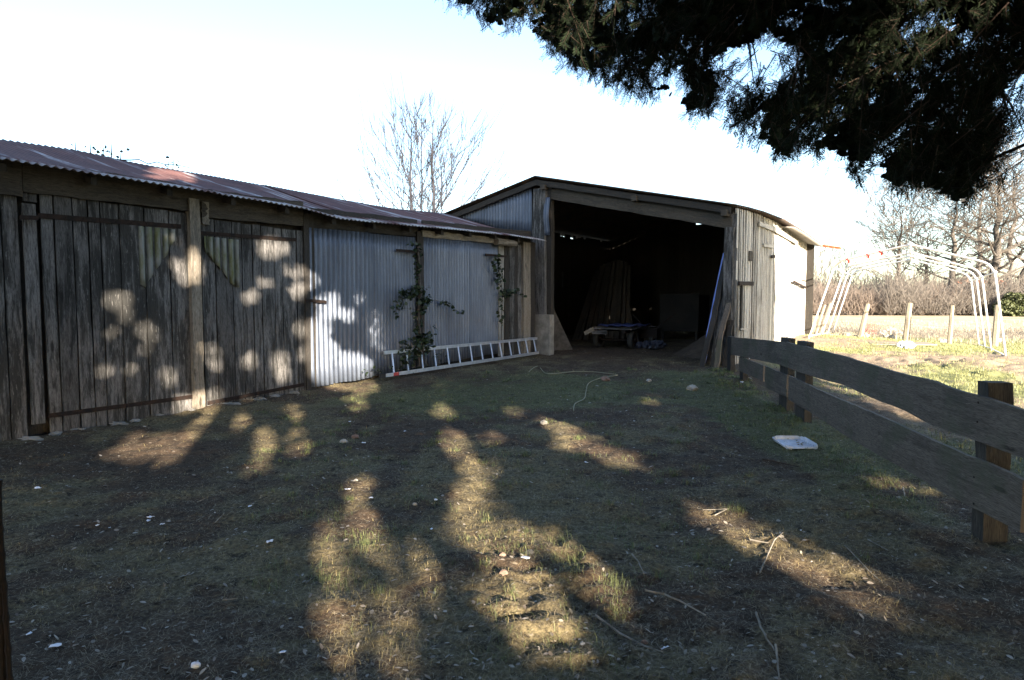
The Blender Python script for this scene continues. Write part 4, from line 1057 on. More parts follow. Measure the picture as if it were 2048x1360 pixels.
# papers, stones, scraps
def scrap(u, v, sz, label, mat='paper', name='paper_scrap', cat='paper', grp='pale scraps lying in the yard', asp=.6, n=9):
    A = ghit(u, v)+Z3*.012; a0 = random.uniform(0, 6); V = []
    for i in range(n):
        a = 2*math.pi*i/n; r = sz*random.uniform(.6, 1.1); x, y = r*math.cos(a), r*asp*math.sin(a)
        V.append(A+np.array([x*math.cos(a0)-y*math.sin(a0), x*math.sin(a0)+y*math.cos(a0), random.uniform(0, sz*.4)]))
    V.append(A+Z3*sz*.25)
    m = MB(); m.add(V, [(i, (i+1) % n, n) for i in range(n)]); tag(m.build(name, M[mat], solid=.002), label, cat, grp)
for (u, v, s_, l) in ((302, 1038, .03, 'largest torn white paper at the left of the yard'), (297, 1045, .022, 'white paper scrap touching the largest torn paper'), (325, 1052, .02, 'narrow white scrap right below the largest torn paper'),
    (338, 1046, .012, 'tiny white scrap right of the torn papers'), (195, 1054, .014, 'small white scrap left of the torn papers'), (219, 1059, .012, 'tiny scrap between the left scrap and torn papers'),
    (58, 1273, .018, 'lone white scrap in the lower left corner'), (76, 979, .03, 'pale leaf shaped scrap at the far left'), (728, 888, .03, 'white scrap in front of the metal wall sun spots'),
    (742, 999, .02, 'white scrap beside the centre sun spot'), (695, 982, .025, 'grey white scrap left of the centre sun spot'), (872, 1003, .022, 'greenish white scrap in the middle of the yard'),
    (540, 1087, .03, 'pale curved flake left of the long sun patch'), (500, 1016, .02, 'small flake below the left sun patches'), (1602, 1064, .014, 'white dot of paper right above the sun strip'),
    (1172, 928, .03, 'pale wood flake right of the middle'), (863, 1062, .02, 'white flake near the centre sun patch'), (566, 1310, .02, 'bluish scrap at the bottom left'), (110, 1298, .03, 'grey flake in the dark lower left'),
    (1484, 766, .05, 'pale plastic scrap in the grass by the fence end'), (1500, 758, .05, 'white rubble flake at the fence foot'), (810, 865, .03, 'pale flake in front of the ladder'), (700, 845, .025, 'small flake below the metal wall')):
    scrap(u, v, s_, l)
scrap(1330, 1303, .035, 'white feather lying beside the long thin stick', name='feather', cat='feather', asp=.22, n=12)
A = ghit(1048, 1115); m = MB(); m.plank(A+np.array([-.02, 0, .0]), np.array([.035, -.05, .012]), np.array([.02, .012, .0]), Z3*.006, 3, .002); tag(m.build('plastic_piece', M['paper']), 'bright white plastic piece beside the dark hoof hollow', 'plastic')
A = ghit(392, 1338); m = MB(); m.blob(A+Z3*.018, (.022, .014, .014), 10, 7, .08); m.blob(A+Z3*.015+cx*-.022, (.01, .008, .008), 8, 5, .1); tag(m.build('shell', M['white_plastic'], smooth=True), 'white rounded shell at the bottom left of the yard', 'shell')
for (u, v, r, l, mt) in ((688, 886, .045, 'grey stone in a row below the metal wall', 'stone'), (711, 877, .05, 'pinkish stone right of the grey one', 'brick'), (1060, 1108, .03, 'dark stone behind the white plastic piece', 'slab'),
    (1006, 1112, .022, 'orange pebble left of the white plastic piece', 'brick'), (1008, 1148, .026, 'pale orange pebble in the sunny tufts', 'brick'), (1088, 848, .05, 'sunlit stone at the tip of the long light streak', 'stone'),
    (1211, 762, .09, 'pinkish half brick lying by the cord', 'brick'), (1562, 1075, .02, 'small stone in the sun strip', 'stone'), (1289, 1287, .018, 'orange pebble beside the long thin stick', 'brick'),
    (1385, 780, .09, 'stone in the bare earth at the barn mouth', 'stone'), (712, 962, .02, 'pebble left of centre', 'stone'), (1298, 763, .05, 'pale stone right of the cord', 'stone'), (830, 1010, .02, 'tiny pebble in the middle', 'stone')):
    stone(u, v, r, l, mt, 'pebble' if r < .03 else 'stone', 'stones lying in the yard')
# rusty frame and pale bucket at the left bottom edge
A = ghit(4, 1345); fr = thing('rusty_gate_edge', A, 'rusty ribbed upright with pale plastic behind it at the left edge', 'rusty frame')
m = MB(); B0 = at(6, 1360, 1.9); T0 = at(-4, 960, 1.9); N0 = 24; m.tube([B0-Z3*.45]+[B0+(T0-B0)*i/N0 for i in range(N0+1)], [.012]+[.009+(.003 if i % 6 == 0 else 0) for i in range(N0+1)], 8)
B1 = at(20, 1360, 1.9); T1 = at(1, 1060, 1.9); m.tube([B1-Z3*.45]+[B1+(T1-B1)*i/N0 for i in range(N0+1)], [.010]+[.007+(.003 if i % 5 == 0 else 0) for i in range(N0+1)], 8)
m.build('ribbed_bar', M['rusty_metal'], fr)
m = MB(); c0 = at(-26, 1360, 2.05); c0[2] = 0.0; top_ = at(-26, 1270, 2.05)[2]; m.tube([c0, c0+Z3*.05, c0+Z3*(top_-.03), c0+Z3*top_], [.045, .055, .05, .03], 14); m.build('pale_plastic', M['white_plastic'], fr, smooth=True)
# ================================================================ IVY
def leaves_mesh(P, size, mat, name, parent=None, n3=5, droop=.5, seed=1, cen=False):
    P = np.asarray(P); n = len(P); r = np.random.default_rng(seed)
    a = r.uniform(0, 2*np.pi, n); ax = np.stack([np.cos(a), np.sin(a), -r.uniform(.1, 1.2, n)*droop], 1); ax /= np.linalg.norm(ax, axis=1)[:, None]
    q = r.normal(size=(n, 3)); bx = np.cross(ax, q); bx /= np.linalg.norm(bx, axis=1)[:, None]
    L = size*r.uniform(.6, 1.4, n)
    if cen: P = P-ax*(L*.5)[:, None]
    prof = [(0, 0), (.25, .42), (.6, .36), (1, 0), (.6, -.36), (.25, -.42)]
    V = np.stack([P+ax*(L*p)[:, None]+bx*(L*q_)[:, None] for p, q_ in prof], 1).reshape(-1, 3)
    return bulk(name, V, (np.arange(n)*6)[:, None]+np.arange(6)[None], mat, parent)
def vine(label, loc, stems, leafpts, size=.06, seed=1):
    t_ = thing('ivy_vine', loc, label, 'ivy')
    m = MB(); [m.tube(s_, list(np.linspace(r_, r_*.4, len(s_))), 5) for s_, r_ in stems]; m.build('stem', M['bark'], t_)
    leaves_mesh(leafpts, size, M['ivy'], 'leaves', t_, seed=seed)
def wp(u, v, k=.12): return W.p(u, v, k)
def cloud(u, v, ru, rv, n, k0=.1, k1=.3):
    out = []
    for _ in range(n):
        a = random.uniform(0, 6.283); r = math.sqrt(random.random()); out.append(wp(u+ru*r*math.cos(a), v+rv*r*math.sin(a), random.uniform(k0, k1)))
    return out
lp = []
for c in ((818, 585, 20, 14, 60), (800, 600, 12, 14, 22), (792, 630, 8, 8, 7), (848, 600, 10, 28, 60), (832, 575, 16, 8, 25), (838, 640, 8, 40, 50), (835, 540, 6, 30, 28), (836, 500, 6, 20, 22), (822, 487, 7, 6, 6),
          (835, 690, 35, 18, 130), (850, 675, 14, 12, 50), (820, 712, 26, 16, 60), (868, 660, 6, 12, 8), (885, 604, 8, 5, 10), (893, 607, 6, 5, 8), (905, 612, 5, 4, 5), (914, 622, 5, 4, 5), (926, 624, 5, 6, 6), (860, 575, 3, 3, 3), (855, 600, 8, 8, 20), (805, 615, 16, 5, 10)):
    lp += cloud(*c)
b0 = wp(838, 733, .15)
vine('ivy climbing the dark post in the middle of the metal wall', b0, [([b0, wp(840, 690), wp(836, 640), wp(840, 590), wp(838, 530), wp(836, 485)], .05), ([wp(843, 735), wp(846, 680), wp(842, 600)], .03), ([wp(840, 600), wp(815, 578), wp(795, 605), wp(790, 635)], .012),
     ([wp(842, 605), wp(870, 600), wp(895, 608), (wp(915, 622)), wp(928, 630)], .008), ([wp(838, 620), wp(812, 616)], .006)], lp, .075, 3)
lp = []
for c in ((990, 515, 6, 8, 12), (997, 535, 8, 14, 30), (1000, 560, 8, 16, 35), (1010, 585, 12, 8, 40), (1030, 580, 10, 6, 20), (1047, 590, 4, 5, 4), (985, 525, 4, 6, 6), (1002, 620, 6, 40, 30)): lp += cloud(*c)
b0 = wp(1003, 705, .1)
vine('smaller ivy hanging on the boards at the right end of the metal wall', b0, [([b0, wp(1003, 640), wp(1005, 585), wp(998, 540), wp(990, 505)], .012), ([wp(1005, 585), wp(1030, 580), wp(1048, 590)], .008)], lp, .08, 5)
# creeper tufts on the shed roof
lp = []; st_ = []
for (u, v, n_) in ((150, 303, 4), (180, 306, 7), (205, 305, 8), (222, 307, 8), (240, 312, 5), (335, 328, 4), (345, 330, 4)):
    t_, z_ = W.inv(u, v+4, KT+.1); base_ = W.P(t_, z_, KT+.1); tip = base_+np.array([.02, 0, random.uniform(.08, .2)]); st_.append(([base_-Z3*.1, tip], .012))
    for _ in range(n_): lp.append(base_+np.array([random.uniform(-.15, .15), random.uniform(-.1, .1), random.uniform(0, .16)]))
a_ = W.P(*W.inv(142, 305, KT+.1), KT+.1); b_2 = W.P(*W.inv(380, 340, KT+.1), KT+.1); st_.append(([a_+(b_2-a_)*f+Z3*random.uniform(-.02, .06) for f in np.linspace(0, 1, 14)], .016))
vine('thin creeper straggling over the top edge of the rusty roof', a_, st_, lp, .06, 9)
# weeds at the wall foot
lp = []; 
for (u, v) in ((756, 748), (735, 752), (812, 742), (860, 728), (880, 722), (826, 735), (790, 746)):
    for _ in range(10): lp.append(wp(u+random.uniform(-12, 12), v+random.uniform(-16, 4), random.uniform(.1, .4)))
o = leaves_mesh(lp, .05, M['ivy'], 'weeds', seed=12); tag(o, 'low green weeds along the foot of the metal wall', 'weeds', kind='stuff')

# ================================================================ BARE TREES
def bare_tree(name, base, H, spread, label, cat='tree', mat='bark', seed=1, stems=1, levels=4, trunk_r=.16, crown_from=.25, upright=.6, twig=.012, dens=1.0, group=None, droop=0, fan=False):
    r = random.Random(seed); base = np.asarray(base, float)
    t_ = thing(name, base, label, cat, group)
    trunks = MB(); crown = MB()
    def branch(p, d, L, rad, lev, mb_):
        n = 4 if lev < 3 else 3; pts = [p]; rads = [rad]; dd = d.copy(); kids = []
        for i in range(n):
            jj = .045 if fan else .12; dd = dd+np.array([r.gauss(0, jj), r.gauss(0, jj), (.16 if fan else .10)*upright-droop*.02]); dd /= np.linalg.norm(dd)
            p = p+dd*L/n; pts.append(p); rads.append(max(rad*(1-(i+1)/n*.65), twig*.5)); kids.append((p, dd.copy(), rads[-1]))
        mb_.tube(pts, rads, 5 if lev < 2 else 3, cap=False)
        if lev < levels:
            nb = int((5 if lev == 1 else 4)*dens+r.random())
            for i in range(nb):
                f = r.uniform(.3, 1.0); j = min(n-1, int(f*n)); q, qd, qr = kids[j]; q = pts[j]+(pts[j+1]-pts[j])*(f*n-j)if j+1 < len(pts) else q
                side = np.array([r.gauss(0, 1), r.gauss(0, 1), r.gauss(0, .5)]); side -= qd*(side@qd); side /= np.linalg.norm(side)
                ang = r.uniform(.25, .6) if fan else r.uniform(.35, .85); nd = qd*math.cos(ang)+side*math.sin(ang); nd[2] += .15*upright; nd /= np.linalg.norm(nd)
                branch(q, nd, L*r.uniform(.45, .7), max(qr*.6, twig), lev+1, crown)
    for s_ in range(stems):
        a = 2*math.pi*s_/max(1, stems)+seed; off = np.array([math.cos(a), math.sin(a), 0])*(spread*.12 if stems > 1 else 0)
        h = H*r.uniform(.88, 1.0) if s_ else H; n = 12; pts = []; rads = []; p = base+off; 
        for i in range(n+1):
            f = i/n; p = base+off*(1+f*1.4)+np.array([0, 0, h*f])+np.array([r.gauss(0, .012), r.gauss(0, .012), 0])*h*(.35 if fan else 1); 
            if i == 0: p = base+off-Z3*.3
            pts.append(p); rads.append(trunk_r*(1-f)**.9+twig)
        trunks.tube(pts, rads, 7, cap=False)
        nb = int(26*dens/(stems**.5)); 
        for b in range(nb):
            f = crown_from+(1-crown_from)*(b+r.random())/nb*.96; j = min(n-1, int(f*n)); q = pts[j]+(pts[j+1]-pts[j])*(f*n-j)
            a = b*2.4+r.uniform(-.4, .4); rise = upright*(.5+.8*f); nd = np.array([math.cos(a), math.sin(a), rise]); nd /= np.linalg.norm(nd)
            L = spread*((.35+.65*math.sin(math.pi*min(1, max(.08, (1-f)*1.05))**.75)) if not fan else (.10+.90*min(1, f*5)*(1-f)**.75))*r.uniform(.75, 1.1)
            branch(q, nd, L, max(trunk_r*(1-f)*.45, twig*1.5), 1, crown)
    trunks.build('trunk', M[mat], t_, smooth=True); crown.build('crown', M[mat], t_)
    return t_
def gbase(u, Y):
    x = (u-1024)/FPX*Y; return np.array([x, Y, zg((x, Y))])
gA = 'bare trees behind the sheds'
bare_tree('bare_tree', gbase(826, 41), 12.9, 7.6, 'left stem of the tall bare tree group rising behind the rusty roof', seed=3, levels=3, trunk_r=.17, crown_from=.18, upright=.7, twig=.017, dens=.95, mat='bark_dark', fan=True, group=gA)
bare_tree('bare_tree', gbase(846, 42), 13.4, 3.6, 'slim middle bare tree behind the rusty roof', seed=5, levels=3, trunk_r=.08, crown_from=.3, upright=1.2, twig=.016, dens=.8, mat='bark_dark', fan=True, group=gA)
bare_tree('bare_tree', gbase(868, 40), 12.9, 7.6, 'right bare tree of the group above the rusty roof', seed=8, levels=3, trunk_r=.18, crown_from=.18, upright=.7, twig=.017, dens=.95, mat='bark_dark', fan=True, group=gA)
bare_tree('bare_tree', gbase(884, 41), 10.8, 3.6, 'dark slanting bare stem rightmost in the group above the rusty roof', seed=15, levels=3, trunk_r=.09, crown_from=.2, upright=1.0, twig=.016, dens=.8, mat='bark_dark', fan=True, group=gA)
bare_tree('bare_tree', gbase(1207, 62), 16.3, 4.2, 'faint thin bare tree showing above the barn roof', seed=12, levels=3, trunk_r=.10, crown_from=.55, upright=.9, twig=.013, dens=.5, mat='bark_pale', group=gA, fan=True)
bg_ = 'bare trees beyond the field'
bare_tree('bare_tree', gbase(1792, 62), 10.5, 4.2, 'slender bare tree seen through the left half of the tube frame', seed=21, levels=4, trunk_r=.24, crown_from=.22, upright=.8, twig=.026, dens=.8, mat='bark', group=bg_)
bare_tree('bare_tree', gbase(1902, 58), 11.0, 5.6, 'wide bare tree behind the right half of the tube frame', seed=23, levels=4, trunk_r=.36, crown_from=.25, upright=.4, twig=.024, dens=.9, mat='bark', group=bg_)
bare_tree('bare_tree', gbase(1984, 56), 13.0, 5.6, 'gnarled tall bare tree second from the right edge', seed=27, levels=4, trunk_r=.45, crown_from=.22, upright=.45, twig=.026, dens=.85, mat='bark', group=bg_)
bare_tree('bare_tree', gbase(2052, 60), 14.0, 6.0, 'tall bare tree cut by the right edge of the view', seed=29, levels=4, trunk_r=.42, crown_from=.2, upright=.5, twig=.026, dens=.85, mat='bark', group=bg_)
bare_tree('bare_tree', gbase(1640, 66), 6.5, 2.4, 'small bare tree beside the barn corner', seed=31, levels=3, trunk_r=.10, crown_from=.2, upright=1.0, twig=.018, dens=.8, mat='bark_pale', group=bg_)
bare_tree('bare_tree', gbase(1690, 68), 6.0, 2.4, 'small bare tree left of the leaning tubes tops', seed=33, levels=3, trunk_r=.10, crown_from=.2, upright=1.0, twig=.018, dens=.8, mat='bark_brown', group=bg_)
bare_tree('bare_tree', gbase(1950, 72), 15.5, 6.0, 'high bare tree rising between the wide tree and the gnarled one', seed=41, levels=4, trunk_r=.36, crown_from=.25, upright=.6, twig=.022, dens=.75, mat='bark_pale', group=bg_)
bare_tree('bare_tree', gbase(2018, 68), 15.5, 6.5, 'high pale bare tree behind the two at the right edge', seed=43, levels=4, trunk_r=.36, crown_from=.25, upright=.6, twig=.022, dens=.75, mat='bark_pale', group=bg_)
bare_tree('bare_tree', gbase(1848, 66), 8.5, 4.5, 'low spreading bare tree behind the middle of the tube frame', seed=45, levels=4, trunk_r=.24, crown_from=.25, upright=.5, twig=.026, dens=.8, mat='bark', group=bg_)
# brushwood hedge and wood edge
def brush(name, u0, u1, Y0, Y1, n, h, mat, label, seed, leanx=.25, rad=.02):
    r = np.random.default_rng(seed); V = []; F = []
    Y = r.uniform(Y0, Y1, n); x = (r.uniform(u0, u1, n)-1024)/FPX*Y
    hh = h*(.5+.3*np.sin(x*.35+seed)**2+.45*vnoise(x*.22, Y*.2, seed)+.3*(vnoise(x*.9, Y*.9, seed+3)-.5)+.3*r.uniform(-1, 1, n))*r.uniform(.35, 1, n)
    z0 = gz_base(x, Y)+hh*0
    start = r.uniform(0, .5, n)*hh
    P = np.stack([x, Y, z0+start], 1); d = np.stack([r.normal(0, leanx, n), r.normal(0, leanx, n), r.uniform(.3, 1, n)], 1); d /= np.linalg.norm(d, axis=1)[:, None]
    L = (hh-start)*r.uniform(.5, 1.0, n)
    bend = np.stack([r.normal(0, .25, n), r.normal(0, .25, n), -r.uniform(0, .5, n)], 1)
    M1 = P+d*(L*.5)[:, None]; T = P+d*L[:, None]+bend*(L*.45)[:, None]
    rr_ = rad*r.uniform(.5, 1.4, n)
    sx = np.array([1., 0, 0]); sy = np.array([-.5, .86, 0]); sz = np.array([-.5, -.86, 0])
    cols = []
    for q, f in ((P, 1.), (M1, .7)):
        for s_ in (sx, sy, sz): cols.append(q+s_*(rr_*f)[:, None])
    cols.append(T); V = np.stack(cols, 1).reshape(-1, 3); i = np.arange(n)*7
    F = []
    for a, b in ((0, 1), (1, 2), (2, 0)):
        F.append(np.stack([i+a, i+b, i+3+b], 1)); F.append(np.stack([i+a, i+3+b, i+3+a], 1)); F.append(np.stack([i+3+a, i+3+b, i+6], 1))
    o = bulk(name, V, np.concatenate(F), M[mat]); return tag(o, label, 'brushwood', kind='stuff')
brush('hedgerow', 1560, 2200, 52, 60, 17000, 3.9, 'bark_brown', 'brown tangled bare hedgerow along the far side of the field', 1, .45, .025)
brush('woodland_edge', 1560, 2300, 64, 95, 12000, 7.0, 'bark_pale', 'pale bare wood behind the hedgerow', 2, .3, .035)
brush('thicket', 1770, 2150, 51, 57, 6500, 5.2, 'bark_pale', 'dense grey thicket behind the right half of the tube frame', 3, .5, .025)
brush('bramble', 1640, 2100, 24, 27.5, 2200, .75, 'bark_pale', 'dry bramble stems along the stakes', 4, .7, .008)
brush('far_wood', -600, 1500, 75, 100, 9000, 4.5, 'bark_brown', 'low bare wood far behind the sheds', 6, .35, .05)
# evergreen bush at the right edge
b_ = gbase(2040, 50); t_ = thing('evergreen_bush', b_, 'rounded green bush at the right edge of the far hedge', 'bush')
n = 4500; r = np.random.default_rng(5); q = r.normal(size=(n, 3)); q /= np.linalg.norm(q, axis=1)[:, None]; q *= (r.uniform(.5, 1, n)**.5)[:, None]*(1+.15*np.sin(q[:, :1]*5+q[:, 2:]*4)); q = b_+q*np.array([1.8, 1.2, 1.1])+np.array([0, 0, .8])
leaves_mesh(q, .16, M['hedge_green'], 'leaves', t_, seed=6); m = MB(); m.tube([b_-Z3*.1, b_+Z3*.9], [.08, .03], 6); m.build('stem', M['bark'], t_)
# farmhouse
h0 = gbase(1952, 74); hs = thing('farmhouse', h0, 'pale farmhouse with orange tiled roof half hidden behind the bare trees', 'house')
ox = np.array([1., .15, 0]); oy = np.array([-.15, 1., 0]); Lh, Wh, Hh = 4.2, 5.0, 1.7
m = MB(); 
c = [h0+ox*sx*Lh/2*1.4+oy*sy*Wh/2 for sx, sy in ((-1, -1), (1, -1), (1, 1), (-1, 1))]
top = [p+Z3*(Hh+.6) for p in c]; g1 = (top[0]+top[3])/2+Z3*1.3; g2 = (top[1]+top[2])/2+Z3*1.3
m.add([*[p-Z3*.3 for p in c], *top, g1, g2], [(0, 1, 5, 4), (1, 2, 6, 5), (2, 3, 7, 6), (3, 0, 4, 7), (4, 8, 7), (5, 6, 9)]); m.build('wall', M['plaster'], hs)
def over(p, q, f): return p+(p-q)*f
m = MB(); e0 = over(top[0], g1, .12); e1 = over(top[1], g2, .12); e2 = over(top[2], g2, .12); e3 = over(top[3], g1, .12)
m.add([e0-ox*.3, e1+ox*.3, g2+ox*.3+Z3*.05, g1-ox*.3+Z3*.05, e3-ox*.3, e2+ox*.3], [(0, 1, 2, 3), (3, 2, 5, 4)]); rf = m.build('roof', M['tile'], hs, solid=.15)
m = MB(); m.box(g1+ox*1.2-Z3*.3-oy*.3, Z3*1.1, ox*.5, oy*.5); m.build('chimney', M['brick'], rf)
for f in (.2, .5, .8):
    p = c[0]+(c[1]-c[0])*f-oy*.02+Z3*.9; m = MB(); m.box(p-ox*.35, ox*.7, Z3*.9, -oy*.06); wd = m.build('window', M['window'], hs)
    m = MB(); m.box(p-ox*.42-Z3*.08, ox*.84, Z3*.08, -oy*.1); m.build('sill', M['plaster'], wd)
h1 = gbase(2008, 90)
# second low roof
hs2 = thing('farm_outbuilding', h1, 'low orange roofed outbuilding right of the farmhouse behind the hedge', 'outbuilding')
m = MB(); m.box(h1-ox*2.5-Z3*.3, ox*5, oy*4, Z3*2.4); m.build('wall', M['plaster'], hs2)
m = MB(); q = h1+Z3*2.1; m.add([q-ox*2.8-oy*.3, q+ox*2.8-oy*.3, q+ox*2.8+oy*2+Z3*1.2, q-ox*2.8+oy*2+Z3*1.2, q-ox*2.8+oy*4.3, q+ox*2.8+oy*4.3], [(0, 1, 2, 3), (3, 2, 5, 4)]); m.build('roof', M['tile'], hs2, solid=.12)

# ================================================================ YEW OVER THE YARD
polyY = [(860, -140), (880, -5), (935, 30), (1000, 70), (1075, 85), (1130, 135), (1200, 170), (1270, 200), (1330, 200), (1370, 232), (1420, 235), (1445, 200), (1452, 160), (1470, 120), (1530, 80), (1592, 110), (1600, 180), (1560, 200), (1500, 205),
         (1440, 255), (1500, 285), (1560, 330), (1640, 310), (1700, 330), (1712, 372), (1760, 385), (1850, 380), (1900, 405), (1930, 424), (1955, 370), (1978, 330), (1984, 296), (2012, 292), (1992, 258), (1996, 205), (2040, 165), (2150, 140), (2300, 100), (2300, -140)]
def inpoly(u, v, P):
    c = np.zeros(np.shape(u), bool); n = len(P); j = n-1
    for i in range(n):
        xi, yi = P[i]; xj, yj = P[j]
        with np.errstate(divide='ignore', invalid='ignore'):
            t_ = ((yi > v) != (yj > v)) & (u < (xj-xi)*(v-yi)/((yj-yi) if yj != yi else 1e-9)+xi)
        c ^= t_; j = i
    return c
rY = np.random.default_rng(77)
yew_base = np.array([5.2, -3.6, 0.]); yew_base[2] = zg(yew_base)
yew = thing('yew_tree', yew_base, 'big dark yew behind the viewer whose drooping boughs hang over the top right', 'tree')
N = 30000
u = rY.uniform(850, 2250, N); v = rY.uniform(-130, 430, N)
keep = inpoly(u, v+4, polyY); u, v = u[keep], v[keep]
dens_n = fbm(u/70., v/70., 5, 4)
keep = dens_n > -.24
# thinner towards the right where the sky shows through
thin = np.clip((u-1780)/200., 0, 1)*np.clip(1-np.abs(v-170)/170., 0, 1)
keep &= (fbm(u/26., v/26., 15, 3) > -.75+.95*thin)
keep &= ~(((u-1500)/75.)**2+((v-140)/42.)**2 < 1)
u, v = u[keep][:4200], v[keep][:4200]
# nearer on the right, farther to the left; random depth inside the bough
Yd = 3.6+.5*rY.normal(size=len(u))+np.clip((1500-u)/900., -.6, .7); Yd = np.clip(Yd, 2.5, 5.5)
tipsP = np.stack([at(a, b, c) for a, b, c in zip(u, v, Yd)])
# each tip ends a hanging branchlet with twigs and needles
nb = len(tipsP); brL = rY.uniform(.12, .32, nb)
hang = np.stack([rY.normal(-.2, .5, nb), rY.normal(.10, .45, nb), -rY.uniform(.2, 1.1, nb)], 1); hang /= np.linalg.norm(hang, axis=1)[:, None]
rootP = tipsP-hang*brL[:, None]+np.array([0, 0, .0])
TW = 9
tw_f = np.tile(np.linspace(.05, 1, TW), (nb, 1)); tw_p = rootP[:, None]+(hang*brL[:, None])[:, None]*tw_f[..., None]
tdir = hang[:, None]*.75+rY.normal(0, .5, (nb, TW, 3)); tdir[:, -1] = hang; tdir[..., 2] -= .15; tdir /= np.linalg.norm(tdir, axis=-1)[..., None]
tl2 = rY.uniform(.04, .085, (nb, TW))
tp = tw_p.reshape(-1, 3); td = tdir.reshape(-1, 3); tl2 = tl2.reshape(-1); nt_ = len(tp)
NN = 18
f = np.linspace(.05, 1, NN)[None, :, None]
npnt = tp[:, None]+td[:, None]*tl2[:, None, None]*f
ref = rY.normal(size=(nt_, 3)); sdv = np.cross(td, ref); sdv /= np.linalg.norm(sdv, axis=1)[:, None]; nrm = np.cross(td, sdv)
sgn = np.where(np.arange(NN) % 2 == 0, 1., -1.)[None, :, None]
nd = sdv[:, None]*sgn*.85+td[:, None]*.55+rY.normal(0, .12, (nt_, NN, 3)); nd /= np.linalg.norm(nd, axis=-1)[..., None]
nl = rY.uniform(.013, .021, (nt_, NN, 1))
wv = td[:, None]*.0021+nrm[:, None]*.0008
A_ = (npnt-wv).reshape(-1, 3); B_ = (npnt+wv).reshape(-1, 3); C_ = (npnt+nd*nl+wv*.3).reshape(-1, 3); mid1 = (npnt+nd*nl*.5+wv*1.1).reshape(-1, 3)
V = np.stack([A_, mid1, C_, (npnt+nd*nl*.5-wv*1.1).reshape(-1, 3)], 1).reshape(-1, 3)
bulk('needles', V, (np.arange(len(A_))*4)[:, None]+np.arange(4)[None], M['yew'], yew)
print('needles', len(A_))
# inner dense foliage of the boughs: leaf sized sprays behind the tips
# dense inner sprays, set back from the edge of the bough
uu_ = rY.uniform(880, 2300, 60000); vv_ = rY.uniform(-130, 400, 60000)
kk_ = inpoly(uu_, vv_+22, polyY) & inpoly(uu_-24, vv_+8, polyY) & inpoly(uu_+18, vv_+8, polyY)
th_ = np.clip((uu_-1780)/200., 0, 1)*np.clip(1-np.abs(vv_-170)/170., 0, 1)
kk_ &= fbm(uu_/38., vv_/38., 25, 3) > -.04+.46*th_
kk_ &= ~(((uu_-1500)/85.)**2+((vv_-135)/50.)**2 < 1)
uu_, vv_ = uu_[kk_][:26000], vv_[kk_][:26000]
Yi = np.clip(3.8+.45*rY.normal(size=len(uu_))+np.clip((1500-uu_)/900., -.6, .7), 2.7, 5.6)
leaves_mesh(np.stack([at(a, b, c) for a, b, c in zip(uu_, vv_, Yi)]), .042, M['yew'], 'inner_sprays', yew, seed=90)
# the crown goes on above and behind the viewer
no_ = 90000; PO = np.stack([rY.uniform(-3.5, 9, no_), rY.uniform(-7, 4.5, no_), rY.uniform(3.0, 8.5, no_)], 1)
uo, vo, zo = project(PO); hid = (zo < .05) | (vo < -150*1.0)
hid &= (np.hypot((PO[:, 0]-3.5)/5.8, (PO[:, 1]+1.2)/5.6) < 1) & (PO[:, 2] > 2.7+.10*np.hypot(PO[:, 0]-3.5, PO[:, 1]+1.2)); PO = PO[hid]
YEWPO = PO
# inner twigs as stems
i_ = np.arange(nt_)
c0 = tp; c1_ = tp+td*tl2[:, None]
V = np.stack([c0-sdv*.0012, c0+sdv*.0012, c1_], 1).reshape(-1, 3)
bulk('twigs', V, (i_*3)[:, None]+np.arange(3)[None], M['bark_yew'], yew)
mbB = MB()
for k_ in range(0, nb, 3):
    mbB.tube([rootP[k_], (rootP[k_]+tipsP[k_])/2, tipsP[k_]], [.003, .002, .001], 3, cap=False)
# main limbs: from the trunk over the viewer into the picture
limb_targets = [(1000, 20, 4.3), (1150, 90, 4.2), (1320, 150, 4.0), (1420, 120, 3.9), (1560, 40, 3.8), (1600, 250, 3.7), (1760, 300, 3.6), (1850, 200, 3.5), (1930, 340, 3.4), (1980, 120, 3.3), (2050, 90, 3.2), (1460, 255, 3.7)]
limbs = MB()
tb = yew_base
limbs_pts = []
for (uu, vv, Yq) in limb_targets:
    T_ = at(uu, vv, Yq); S_ = tb+np.array([-.1, .1, 2.0+.15*(uu % 7)]); mid = (S_+T_)/2+Z3*1.2
    pts = [(1-q)**2*S_+2*q*(1-q)*mid+q*q*T_+rY.normal(0, .03, 3)*(0 < q < 1) for q in np.linspace(0, 1, 14)]
    limbs.tube(pts, list(np.linspace(.075, .006, 14)), 7)
    for j in range(4, 13):
        for _ in range(3):
            d_ = np.array([rY.normal(-.1, .5), rY.normal(.2, .4), rY.normal(-.5, .3)]); d_ /= np.linalg.norm(d_); q0 = pts[j]
            mbB.tube([q0, q0+d_*.18, q0+d_*.34+np.array([0, 0, -.06])], [.007, .005, .002], 3, cap=False)
limbs.build('limb', M['bark_yew'], yew, smooth=True); mbB.build('branchlets', M['bark_yew'], yew)
m = MB(); m.tube([tb-Z3*.2, tb+Z3*.6, tb+np.array([-.05, .05, 2.0]), tb+np.array([.0, -.1, 4.5]), tb+np.array([.1, -.1, 8])], [.42, .34, .28, .2, .06], 12); m.build('trunk', M['bark_yew'], yew, smooth=True)

